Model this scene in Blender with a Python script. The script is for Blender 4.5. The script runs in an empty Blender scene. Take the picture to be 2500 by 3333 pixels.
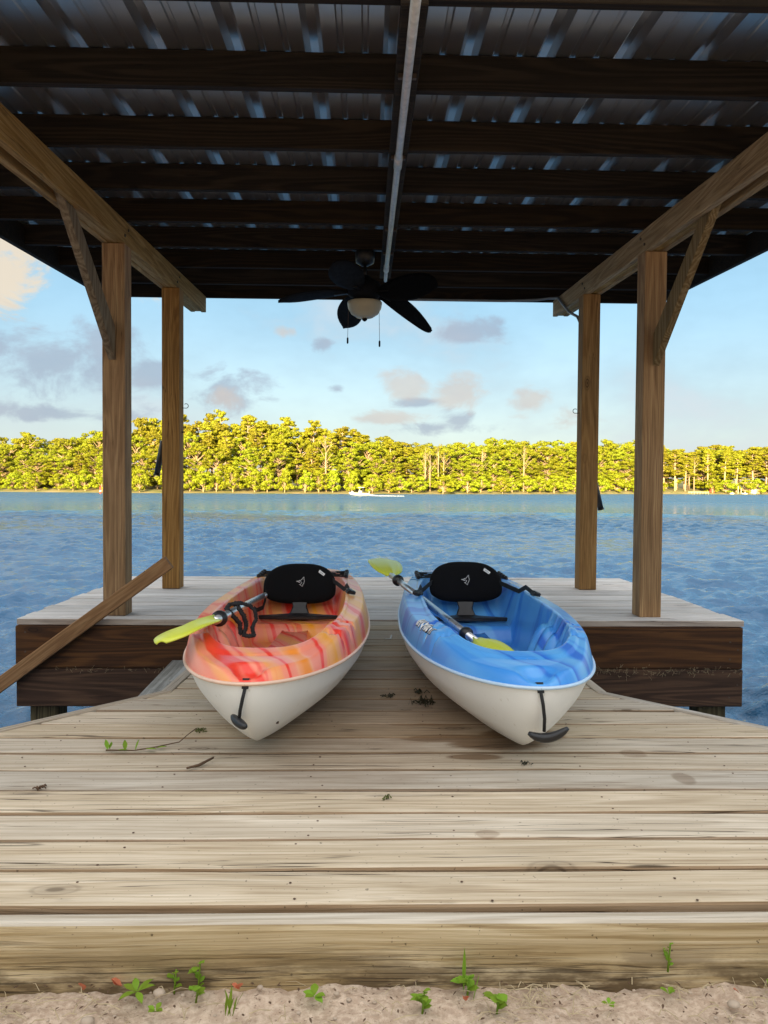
import bpy, bmesh, math, random
import numpy as np
from mathutils import Vector, Matrix
random.seed(7); rng = np.random.default_rng(11)
S = bpy.context.scene
R = math.radians
COL = S.collection

# ------------------------------------------------------------------ camera
def cam_axes(yaw, pitch, roll):
    f = Vector((math.sin(yaw)*math.cos(pitch), math.cos(yaw)*math.cos(pitch), -math.sin(pitch)))
    r = Vector((math.cos(yaw), -math.sin(yaw), 0)); u = r.cross(f)
    return f, math.cos(roll)*r + math.sin(roll)*u, -math.sin(roll)*r + math.cos(roll)*u
cam_f, cam_r, cam_u = cam_axes(R(1.33), R(1.705), .0072)
cd = bpy.data.cameras.new('camera'); cam = bpy.data.objects.new('camera', cd); COL.objects.link(cam)
cd.sensor_fit = 'VERTICAL'; cd.sensor_height = 36.0; cd.sensor_width = 27.0
cd.lens = 2503.0/3333.0*36.0; cd.clip_start = .05; cd.clip_end = 4000
M = Matrix.Identity(4)
for i in range(3):
    M[i][0] = cam_r[i]; M[i][1] = cam_u[i]; M[i][2] = -cam_f[i]
M[0][3], M[1][3], M[2][3] = 0, 0, .81
cam.matrix_world = M; S.camera = cam

# ------------------------------------------------------------------ sky, sun, exposure
SUN_EL, SUN_AZ = R(9.0), R(192.0)           # azimuth clockwise from +Y (the lake side): low, behind the camera
sun_dir = Vector((math.sin(SUN_AZ)*math.cos(SUN_EL), math.cos(SUN_AZ)*math.cos(SUN_EL), math.sin(SUN_EL)))
SKY_STRENGTH = .075
S.view_settings.view_transform = 'Standard'; S.view_settings.look = 'None'
S.view_settings.exposure = 2.42; S.view_settings.gamma = 1.0; S.view_settings.use_curve_mapping = False

class NT:
    """small helper to wire shader nodes"""
    def __init__(s, tree): s.t = tree; s.n = tree.nodes; s.l = tree.links
    def node(s, typ, **kw):
        n = s.n.new(typ)
        for k, v in kw.items(): setattr(n, k, v)
        return n
    def put(s, sock, v):
        if isinstance(v, bpy.types.NodeSocket): s.l.new(v, sock)
        elif v is not None:
            if isinstance(v, (tuple, list)) and sock.type == 'RGBA' and len(v) == 3: v = (*v, 1)
            sock.default_value = v
    def math(s, op, a, b=None, c=None, clamp=False):
        n = s.node('ShaderNodeMath', operation=op, use_clamp=clamp)
        s.put(n.inputs[0], a); s.put(n.inputs[1], b)
        if c is not None: s.put(n.inputs[2], c)
        return n.outputs[0]
    def vmath(s, op, a, b=None):
        n = s.node('ShaderNodeVectorMath', operation=op); s.put(n.inputs[0], a); s.put(n.inputs[1], b)
        return n.outputs['Value'] if op in ('LENGTH', 'DOT_PRODUCT') else n.outputs[0]
    def noise(s, vec, scale, detail=3, rough=.55, dist=0, out=0):
        n = s.node('ShaderNodeTexNoise'); s.put(n.inputs['Vector'], vec); s.put(n.inputs['Scale'], scale)
        n.inputs['Detail'].default_value = detail; n.inputs['Roughness'].default_value = rough
        n.inputs['Distortion'].default_value = dist
        return n.outputs[out]
    def mapping(s, vec, scale=(1, 1, 1), loc=(0, 0, 0)):
        n = s.node('ShaderNodeMapping'); s.put(n.inputs['Vector'], vec)
        n.inputs['Scale'].default_value = scale; s.put(n.inputs['Location'], loc)
        return n.outputs[0]
    def ramp(s, fac, stops, interp='LINEAR'):
        n = s.node('ShaderNodeValToRGB'); s.put(n.inputs[0], fac); cr = n.color_ramp; cr.interpolation = interp
        while len(cr.elements) < len(stops): cr.elements.new(.5)
        for e, (p, c) in zip(cr.elements, stops):
            e.position = p; e.color = (*c, 1) if len(c) == 3 else c
        return n.outputs[0]
    def mix(s, fac, a, b, blend='MIX'):
        n = s.node('ShaderNodeMix', data_type='RGBA', blend_type=blend)
        s.put(n.inputs[0], fac); s.put(n.inputs[6], a); s.put(n.inputs[7], b)
        return n.outputs[2]
    def smooth(s, v, lo, hi, a=0., b=1.):
        n = s.node('ShaderNodeMapRange', interpolation_type='SMOOTHSTEP'); s.put(n.inputs[0], v)
        n.inputs[1].default_value = lo; n.inputs[2].default_value = hi
        n.inputs[3].default_value = a; n.inputs[4].default_value = b
        return n.outputs[0]
    def sep(s, v):
        n = s.node('ShaderNodeSeparateXYZ'); s.put(n.inputs[0], v); return n.outputs

W = bpy.data.worlds.new('World'); S.world = W; W.use_nodes = True
w = NT(W.node_tree); w.n.clear()
sky = w.node('ShaderNodeTexSky', sky_type='NISHITA', sun_disc=False)
sky.sun_elevation = SUN_EL; sky.sun_rotation = SUN_AZ; sky.altitude = 0; sky.air_density = 1.0; sky.dust_density = 1.2; sky.ozone_density = 1.6
tc = w.node('ShaderNodeTexCoord').outputs['Generated']
sx, sy, sz = w.sep(tc)
az = w.math('ARCTAN2', sx, sy); el = w.math('ARCSINE', sz)
cn = w.noise(w.mapping(tc, (1, 1, 1.7)), 13.0, 7, .62, .4)
cn2 = w.noise(w.mapping(tc, (1, 1, 2.0)), 3.2, 5, .6)
cnc = w.math('MULTIPLY', w.math('SUBTRACT', cn, .5), 4.6)
def blob(a, e, ra, re):
    dx = w.math('MULTIPLY', w.math('SUBTRACT', az, R(a)), 1/R(ra)); dy = w.math('MULTIPLY', w.math('SUBTRACT', el, R(e)), 1/R(re))
    d = w.math('ADD', w.math('MULTIPLY', dx, dx), w.math('MULTIPLY', dy, dy))
    return w.math('SUBTRACT', 1.0, w.math('SQRT', d))
def union(bl):
    o = None
    for b in bl:
        v = blob(*b); o = v if o is None else w.math('MAXIMUM', o, v)
    return w.smooth(w.math('ADD', w.math('MULTIPLY', o, 1.25), cnc), .0, 1.05)
# cloud banks as azimuth, elevation, half width, half height in degrees
grey = union([(-22, 8.4, 6.5, 3.0), (-19.0, 9.8, 3.6, 2.8), (-26.5, 9.0, 4, 2.2), (-15.5, 8.0, 2.6, 1.3), (-22, 5.0, 9, .8), (-10.6, 7.0, 2.4, 1.7), (-8.0, 7.8, 2.4, 1.3),
              (7.2, 11.4, 3.2, 1.1), (-3.2, 10.5, 1.0, .5), (5.2, 4.6, 3.2, .6), (6.6, 5.2, 1.5, .8), (-40, 9, 6, 3), (43, 7, 7, 2.2), (-62, 12, 8, 4), (70, 10, 8, 3), (-2.2, 7.3, 1.0, .5), (3.6, 6.4, 1.6, .35)])
warm = union([(2.8, 7.8, 2.1, 1.2), (7.0, 7.2, 2.1, 1.5), (12.0, 6.4, 1.7, .9), (15.3, 5.4, 2.0, 1.0), (-10.6, 6.6, 1.4, 1.0), (-6.2, 11.3, 1.2, .5), (1.5, 5.2, 4.5, .5), (-52, 15, 5, 2.5), (55, 14, 6, 2.5)])
glow = w.smooth(w.math('ADD', union([(-32, 16.0, 15, 6.5), (-30, 29, 14, 8), (150, 20, 30, 6), (-140, 22, 34, 7)]), w.math('MULTIPLY', cnc, .04)), 0, .9)
genr = w.math('MULTIPLY', w.smooth(w.math('ADD', cn2, w.math('MULTIPLY', cn, .25)), .64, .86), .55)   # thin scattered cloud all over
hor = w.smooth(el, R(0), R(15), 1, 0)
veil = w.mix(hor, (.80, 1.42, 1.88), (1.58, 1.76, 1.82))      # thin high cloud over the whole sky
sun_side = w.smooth(w.vmath('DOT_PRODUCT', tc, tuple(sun_dir)), .25, .95, 1, .3)     # the veil glows through round the sun
col = w.mix(w.math('MULTIPLY', w.smooth(cn2, .3, .7, .74, .90), sun_side), sky.outputs[0], veil)
col = w.mix(genr, col, (1.85, 1.98, 2.1))
over = w.math('MULTIPLY', w.smooth(el, R(23), R(46)), w.smooth(w.math('ADD', cn2, w.math('MULTIPLY', cnc, .05)), .26, .56, .25, .9))   # bright unseen cloud overhead, added to lift the light on the deck
col = w.mix(over, col, w.mix(cn, (4.6, 4.75, 5.1), (7.2, 6.7, 6.0)))
col = w.mix(w.math('MULTIPLY', glow, .8), col, (2.35, 1.9, 1.35))
shade = w.noise(w.mapping(tc, (1, 1, 2)), 16, 4, .6)
gcol = w.mix(shade, (.78, .98, 1.32), (1.15, 1.22, 1.45)); wcol = w.mix(shade, (1.35, 1.3, 1.34), (2.1, 1.68, 1.3))
col = w.mix(w.math('MULTIPLY', grey, .68), col, gcol)
col = w.mix(w.math('MULTIPLY', warm, .6), col, wcol)
bg = w.node('ShaderNodeBackground'); w.put(bg.inputs[0], col); bg.inputs[1].default_value = SKY_STRENGTH
wo = w.node('ShaderNodeOutputWorld'); w.l.new(bg.outputs[0], wo.inputs[0])

sl = bpy.data.lights.new('sun', 'SUN'); sl.energy = 4.4; sl.angle = R(.5); sl.color = (1.0, .80, .44)
so = bpy.data.objects.new('sun', sl); COL.objects.link(so)
so.rotation_euler = (-sun_dir).to_track_quat('-Z', 'Y').to_euler()

# ------------------------------------------------------------------ materials
def mat(name):
    m = bpy.data.materials.new(name); m.use_nodes = True; t = NT(m.node_tree); t.n.clear()
    p = t.node('ShaderNodeBsdfPrincipled'); o = t.node('ShaderNodeOutputMaterial'); t.l.new(p.outputs[0], o.inputs[0])
    t.p = p; t.o = o
    return m, t
def setp(t, **kw):
    for k, v in kw.items(): t.put(t.p.inputs[k.replace('_', ' ')], v)
def bump(t, h, strength=.3, dist=.01):
    b = t.node('ShaderNodeBump'); b.inputs['Strength'].default_value = strength; b.inputs['Distance'].default_value = dist
    t.put(b.inputs['Height'], h); t.put(t.p.inputs['Normal'], b.outputs[0])
def plain(name, c, rough=.6, metal=0., var=.12, nscale=30., bmp=0.):
    m, t = mat(name); v = t.node('ShaderNodeTexCoord').outputs['Object']
    n = t.noise(v, nscale, 4, .6)
    col = t.mix(n, tuple(x*(1-var) for x in c), tuple(min(1, x*(1+var)) for x in c))
    setp(t, Base_Color=col, Roughness=t.smooth(n, .2, .8, rough*.85, min(1, rough*1.15)), Metallic=metal)
    if bmp: bump(t, n, bmp, .003)
    return m

def wood(name, dark, mid, light, axis=0, rough=.75, ring=.5, fiber=.35, tint=.16, knots=True, stains=(), speck=0., seed=0., cracks=.6, ringscale=1.0, damp=(.12, .07, .035), moss=None, edge=None, top=None):
    """sawn timber: growth-ring contours, fibre, knots, checks, all in object space along one axis"""
    m, t = mat(name)
    tcn = t.node('ShaderNodeTexCoord'); oi = t.node('ShaderNodeObjectInfo')
    rnd = oi.outputs['Random']
    off = t.node('ShaderNodeCombineXYZ')
    for i, k in enumerate((37.1, 19.7, 53.3)): t.put(off.inputs[i], t.math('MULTIPLY', rnd, k))
    base = t.vmath('ADD', tcn.outputs['Object'], off.outputs[0])
    def sc(along, across): 
        s = [across]*3; s[axis] = along; return tuple(s)
    warp = t.noise(t.mapping(base, sc(1.3, 5)), 1.0, 2, .5, 0, 1)
    bw = t.vmath('ADD', base, t.vmath('MULTIPLY', t.vmath('SUBTRACT', warp, (.5, .5, .5)), (.05, .03, .03)))
    rn = t.noise(t.mapping(bw, sc(.42*ringscale, 6.5*ringscale)), 1.0, 1.5, .45)
    rings = t.math('SINE', t.math('MULTIPLY', rn, 95.))
    rings = t.smooth(rings, -.6, .95)
    fib = t.noise(t.mapping(bw, sc(2.2, 190)), 1.0, 4, .65)
    fib2 = t.noise(t.mapping(bw, sc(.9, 42)), 1.0, 3, .6)
    big = t.noise(t.mapping(base, sc(2.0, 6)), 1.0, 4, .65)
    g = t.math('ADD', t.math('MULTIPLY', rings, ring*.5), t.math('ADD', t.math('MULTIPLY', fib2, .45), t.math('MULTIPLY', fib, fiber)))
    g = t.math('MULTIPLY', g, 1/(ring*.5+.45+fiber))
    col = t.ramp(g, [(.28, dark), (.47, mid), (.67, light)])
    # patchy weathering
    col = t.mix(t.smooth(big, .35, .75, 0, .45), col, tuple(x*.72 for x in mid))
    # board to board tint
    hsv = t.node('ShaderNodeHueSaturation'); t.put(hsv.inputs['Color'], col)
    t.put(hsv.inputs['Value'], t.math('ADD', 1-tint, t.math('MULTIPLY', rnd, 2*tint)))
    t.put(hsv.inputs['Saturation'], t.math('ADD', .8, t.math('MULTIPLY', t.math('FRACT', t.math('MULTIPLY', rnd, 7.3)), .45)))
    col = hsv.outputs[0]
    h = t.math('ADD', t.math('MULTIPLY', fib, .6), t.math('MULTIPLY', fib2, .5))
    if cracks:
        ck = t.noise(t.mapping(bw, sc(.55, 33)), 1.0, 2, .5)
        ck = t.smooth(t.math('ABSOLUTE', t.math('SUBTRACT', ck, .5)), .0, .014, 1, 0)
        gate = t.smooth(t.noise(t.mapping(base, sc(.8, 6)), 1.0, 2, .5), .44, .58)
        ck = t.math('MULTIPLY', t.math('MULTIPLY', ck, gate), cracks)
        col = t.mix(ck, col, tuple(x*.3 for x in dark)); h = t.math('SUBTRACT', h, t.math('MULTIPLY', ck, 1.2))
    if knots:
        vo = t.node('ShaderNodeTexVoronoi', feature='F1'); t.put(vo.inputs['Vector'], t.mapping(bw, sc(2.1, 5.2))); vo.inputs['Scale'].default_value = 1.0
        kd = t.smooth(vo.outputs['Distance'], .05, .17, 1, 0)
        kr = t.smooth(t.math('SINE', t.math('MULTIPLY', vo.outputs['Distance'], 120.)), -.2, 1.)
        keep = t.math('GREATER_THAN', t.sep(vo.outputs['Color'])[0], .52)
        kd = t.math('MULTIPLY', kd, keep)
        col = t.mix(t.math('MULTIPLY', kd, t.math('ADD', .35, t.math('MULTIPLY', kr, .45))), col, tuple(x*.45 for x in dark))
    pos = t.node('ShaderNodeNewGeometry').outputs['Position']
    if speck:
        sp = t.smooth(t.noise(t.mapping(pos, (1, 1, 1)), 85, 2, .5), .69, .74)
        col = t.mix(t.math('MULTIPLY', sp, speck), col, tuple(x*.28 for x in dark))
    if stains:
        sn = t.noise(t.mapping(pos, (.55, 1.6, 1.6)), 3.2, 5, .65)
        snc = t.math('MULTIPLY', t.math('SUBTRACT', sn, .5), 2.2)
        px, py, pz = t.sep(pos); wet = None
        for (cx, cy, rx, ry, amt, soft) in stains:
            dx = t.math('MULTIPLY', t.math('SUBTRACT', px, cx), 1/rx); dy = t.math('MULTIPLY', t.math('SUBTRACT', py, cy), 1/ry)
            d = t.math('SUBTRACT', 1.0, t.math('ADD', t.math('MULTIPLY', dx, dx), t.math('MULTIPLY', dy, dy)))
            mk = t.smooth(t.math('ADD', d, snc), -.1, soft)
            mk = t.math('MULTIPLY', mk, amt); wet = mk if wet is None else t.math('MAXIMUM', wet, mk)
        col = t.mix(wet, col, t.mix(.8, col, damp, 'MULTIPLY'))
        setp(t, Roughness=t.math('SUBTRACT', rough, t.math('MULTIPLY', wet, .2)))
    else: setp(t, Roughness=rough)
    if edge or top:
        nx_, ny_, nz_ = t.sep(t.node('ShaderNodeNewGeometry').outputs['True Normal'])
        if edge:        # side and rounded edge faces tinted browner than the top face
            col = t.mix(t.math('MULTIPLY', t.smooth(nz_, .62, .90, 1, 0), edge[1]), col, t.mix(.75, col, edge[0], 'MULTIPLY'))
        if top:         # upward face takes its own pair of colours
            col = t.mix(t.smooth(nz_, .25, .95), col, t.mix(t.smooth(g, .3, .65), top[0], top[1]))
    if moss:
        px, py, pz = t.sep(pos)
        mz = t.smooth(pz, moss[0], moss[1], 1, 0)
        mn = t.smooth(t.noise(t.mapping(pos, (2, 6, 8)), 2.5, 5, .7), .38, .6)
        col = t.mix(t.math('MULTIPLY', t.math('MULTIPLY', mz, mn), moss[3]), col, moss[2])
        c2 = t.noise(t.mapping(bw, sc(1.1, 60)), 1.0, 3, .6)
        c2 = t.math('MULTIPLY', t.smooth(t.math('ABSOLUTE', t.math('SUBTRACT', c2, .5)), .0, .03, 1, 0), t.smooth(pz, moss[0], moss[1]+.01, 1, 0))
        col = t.mix(t.math('MULTIPLY', c2, .85), col, (.035, .022, .012)); h = t.math('SUBTRACT', h, t.math('MULTIPLY', c2, 1.5))
    setp(t, Base_Color=col, Specular_IOR_Level=.25)
    bump(t, h, .45, .004)
    return m

STAINS = [(.02, 2.75, .62, .55, .66, 1.0), (-.15, 2.25, .48, .26, .48, 1.1), (.42, 2.41, .20, .065, 1.0, .45), (.30, 2.47, .20, .05, .95, .45), (.33, 2.30, .09, .028, .9, .45), (.52, 2.50, .16, .09, 1.0, .5), (.2, 2.62, .15, .025, .9, .45), (.05, 2.86, .10, .03, .8, .45),
          (.90, 2.12, .035, .05, .55, .4), (.83, 2.33, .045, .035, .45, .4), (.29, 1.78, .03, .02, .45, .4), (.1, 3.3, .5, .45, .4, 1.2), (-.62, 2.5, .25, .2, .25, 1.2)]
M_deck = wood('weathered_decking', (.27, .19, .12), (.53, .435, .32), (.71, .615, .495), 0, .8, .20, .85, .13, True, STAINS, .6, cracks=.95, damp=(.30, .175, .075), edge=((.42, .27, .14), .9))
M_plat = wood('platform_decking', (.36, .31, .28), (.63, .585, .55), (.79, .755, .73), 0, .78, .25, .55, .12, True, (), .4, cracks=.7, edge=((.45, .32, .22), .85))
M_face = wood('damp_edge_beam', (.17, .11, .055), (.45, .355, .225), (.66, .56, .41), 0, .85, .35, .9, .03, True, (), .7, cracks=1.0, moss=(-.125, -.025, (.13, .088, .045), 1.0), top=((.40, .33, .245), (.62, .545, .445)))
M_trim = wood('pale_trim', (.24, .19, .14), (.42, .36, .29), (.58, .52, .45), 0, .8, .3, .5, .1, False)
M_dark = wood('stained_fascia', (.022, .011, .007), (.068, .033, .018), (.135, .068, .034), 0, .7, .35, .5, .2, True, (), .0, cracks=.5)
M_postz = wood('treated_post', (.085, .038, .010), (.285, .138, .034), (.46, .262, .082), 2, .78, .30, 1.0, .12, True)
M_beam = wood('treated_beam', (.13, .070, .026), (.31, .195, .088), (.48, .335, .175), 1, .8, .32, .9, .1, True)
M_brace = wood('treated_brace', (.09, .052, .022), (.20, .14, .075), (.31, .235, .14), 2, .8, .4, .5, .1, False)
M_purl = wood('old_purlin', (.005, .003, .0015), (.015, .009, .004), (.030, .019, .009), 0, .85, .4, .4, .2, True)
M_plank = wood('reddish_plank', (.11, .045, .014), (.26, .125, .045), (.36, .20, .085), 0, .7, .3, .9, .05, False)
M_grey = wood('grey_wet_plank', (.16, .155, .14), (.30, .30, .285), (.42, .42, .40), 0, .85, .2, .4, .1, False, speck=.8, moss=(-.55, -.1, (.07, .07, .03), .4))
M_pile = wood('wet_pile', (.03, .022, .010), (.085, .062, .025), (.14, .11, .05), 2, .75, .5, .4, .1, False)
M_metal, t = mat('galvanised_roofing')
v = t.node('ShaderNodeTexCoord').outputs['Object']; n = t.noise(t.mapping(v, (2, .35, 2)), 2, 3, .5)
setp(t, Base_Color=t.mix(n, (.50, .49, .48), (.62, .60, .57)), Metallic=.92, Roughness=.30)
M_black = plain('black_plastic', (.012, .012, .014), .38)
M_fabric, t = mat('black_padding'); v = t.node('ShaderNodeTexCoord').outputs['Object']; n = t.noise(v, 350, 2)
setp(t, Base_Color=(.006, .006, .007), Roughness=.95, Specular_IOR_Level=.12, Sheen_Weight=.04); bump(t, n, .2, .001)
M_web = plain('black_webbing', (.012, .012, .013), .8, 0, .3, 200, .3)
M_alu = plain('anodised_tube', (.72, .72, .72), .30, .9, .08, 25)
M_white = plain('white_print', (.8, .8, .8), .5, 0, .03)
M_cream = plain('frosted_bowl', (.36, .31, .20), .35, 0, .1, 14)
M_fan = plain('fan_black', (.005, .0055, .007), .75); M_fan.node_tree.nodes['Principled BSDF'].inputs['Specular IOR Level'].default_value = .12
M_fanm = plain('fan_bronze', (.02, .018, .016), .4, .5)
M_pipe = plain('grey_conduit', (.50, .51, .51), .42, .4, .5, 26, .15)
M_cable = plain('grey_cable', (.2, .21, .21), .5)
M_steel = plain('rusty_steel', (.09, .065, .05), .55, .6, .4, 60)
M_nail = plain('nail_rust', (.11, .06, .04), .7, .2, .4, 300)
M_hull, t = mat('white_hull'); v = t.node('ShaderNodeTexCoord').outputs['Object']; n = t.noise(v, 5, 4, .6); n2 = t.smooth(t.noise(t.mapping(v, (1, 3, 1)), 34, 3, .6), .66, .74)
setp(t, Base_Color=t.mix(t.math('MULTIPLY', n2, .38), t.mix(n, (.78, .78, .75), (.86, .86, .84)), (.42, .38, .30)), Roughness=.38, Subsurface_Weight=.0); bump(t, t.noise(v, 60, 3), .04, .002)
def blade_mat():
    m, t = mat('lime_blade'); v = t.node('ShaderNodeTexCoord').outputs['Object']; n = t.noise(v, 6, 3)
    setp(t, Base_Color=t.mix(n, (.60, .66, .03), (.70, .76, .10)), Roughness=.32, Transmission_Weight=.0, Subsurface_Weight=.25, Subsurface_Scale=.02)
    t.p.inputs['Subsurface Radius'].default_value = (1, 1, .2)
    return m
M_blade = blade_mat()
def marble(name, stops, fine):
    """bands of mixed resin: mostly one-dimensional streaks that run across the boat and down its sides"""
    m, t = mat(name); v = t.node('ShaderNodeTexCoord').outputs['Object']; x_, y_, z_ = t.sep(v)
    wv = t.math('SUBTRACT', t.noise(v, 2.6, 2, .5), .5)
    q = t.math('ADD', t.math('ADD', t.math('MULTIPLY', y_, 1.25), t.math('MULTIPLY', x_, 2.3)), t.math('MULTIPLY', wv, .32))
    def band(k, seed, det):
        c = t.node('ShaderNodeCombineXYZ'); t.put(c.inputs[0], t.math('MULTIPLY', q, k)); t.put(c.inputs[1], t.math('ADD', t.math('MULTIPLY', y_, .5), seed)); t.put(c.inputs[2], t.math('MULTIPLY', z_, .8))
        return t.noise(c.outputs[0], 1.0, det, .5)
    a = band(2.5, 3.1, 1.0); b = band(7.5, 11.3, 1.0); c = band(20, 7.7, 1.0)
    f = t.math('ADD', t.math('MULTIPLY', a, .80), t.math('MULTIPLY', b, .20))
    col = t.ramp(f, stops)
    st = t.smooth(t.math('MULTIPLY', c, t.smooth(b, .3, .7, .75, 1.05)), .58, .68)
    col = t.mix(t.math('MULTIPLY', st, .6), col, fine)
    n2 = t.noise(v, 120, 3); sc = t.smooth(t.noise(t.mapping(v, (60, 9, 60)), 1.0, 4, .7), .66, .74)
    col = t.mix(t.math('MULTIPLY', sc, .12), col, (.85, .85, .85))
    setp(t, Base_Color=col, Roughness=t.math('ADD', .30, t.math('MULTIPLY', sc, .2)), Specular_IOR_Level=.45); bump(t, n2, .06, .001)
    return m
M_orange = marble('orange_swirl_plastic', [(.36, (.88, .36, .02)), (.39, (.88, .38, .12)), (.435, (.88, .36, .12)), (.455, (.88, .27, .17)), (.487, (.88, .27, .17)), (.50, (.84, .05, .03)), (.525, (.84, .06, .035)), (.54, (.87, .24, .16)), (.59, (.88, .28, .18)), (.615, (.88, .36, .19)), (.66, (.87, .26, .015))], (.80, .035, .03))
M_blue = marble('blue_swirl_plastic', [(.33, (.12, .41, .80)), (.40, (.11, .39, .79)), (.425, (.055, .28, .75)), (.47, (.06, .29, .75)), (.495, (.10, .37, .79)), (.53, (.09, .35, .78)), (.55, (.02, .14, .62)), (.575, (.025, .16, .64)), (.60, (.06, .29, .75)), (.68, (.13, .44, .82))], (.015, .10, .52))

def leafmat(name, a, b, trans=.28, far=True):
    m, t = mat(name); oi = t.node('ShaderNodeObjectInfo'); g = t.node('ShaderNodeNewGeometry')
    pos = g.outputs['Position']
    n = t.noise(pos, .35 if far else 14, 3, .6)
    rn = g.outputs['Random Per Island']
    col = t.mix(t.math('ADD', t.math('MULTIPLY', n, .8), t.math('MULTIPLY', rn, .2)), a, b)
    hsv = t.node('ShaderNodeHueSaturation'); t.put(hsv.inputs['Color'], col)
    t.put(hsv.inputs['Hue'], t.math('ADD', .485, t.math('MULTIPLY', oi.outputs['Random'], .03)))
    t.put(hsv.inputs['Value'], t.math('ADD', .82, t.math('MULTIPLY', oi.outputs['Random'], .36)))
    setp(t, Base_Color=hsv.outputs[0], Roughness=.6, Specular_IOR_Level=.2)
    tr = t.node('ShaderNodeBsdfTranslucent'); t.put(tr.inputs[0], hsv.outputs[0])
    mx = t.node('ShaderNodeMixShader'); mx.inputs[0].default_value = trans
    t.l.new(t.p.outputs[0], mx.inputs[1]); t.l.new(tr.outputs[0], mx.inputs[2]); t.l.new(mx.outputs[0], t.o.inputs[0])
    return m
M_pine = leafmat('pine_needles', (.15, .155, .008), (.29, .27, .016))
M_broad = leafmat('broad_leaves', (.14, .165, .006), (.27, .28, .014))
M_bush = leafmat('shore_leaves', (.17, .21, .006), (.30, .33, .016))
M_plant = leafmat('weed_leaves', (.15, .26, .02), (.25, .40, .04), .3, False)
M_bark = plain('pine_bark', (.42, .29, .18), .9, 0, .3, 3)
M_bare = plain('dead_bark', (.27, .20, .12), .9, 0, .2, 3)
M_petal = plain('orange_petal', (.58, .17, .085), .6, 0, .35, 80)
M_straw = plain('dry_straw', (.42, .33, .20), .85, 0, .35, 40)
M_twig = plain('brown_twig', (.10, .055, .03), .85, 0, .3, 60)
M_weed = plain('dark_waterweed', (.022, .022, .009), .7, 0, .4, 80)
M_moss = plain('green_moss', (.09, .10, .025), .9, 0, .4, 80)
M_stone = plain('pebble', (.42, .33, .25), .85, 0, .25, 40)
M_red = plain('red_paint', (.45, .04, .03), .5)
M_hut = plain('pale_green_paint', (.45, .55, .36), .6)
M_roofhut = plain('rust_siding', (.40, .16, .09), .7)
M_gel = plain('boat_gelcoat', (.56, .56, .52), .3)
M_shorewood = plain('sunbleached_wood', (.52, .46, .34), .8)
M_foam = plain('foam', (.62, .64, .65), .8)

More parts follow.
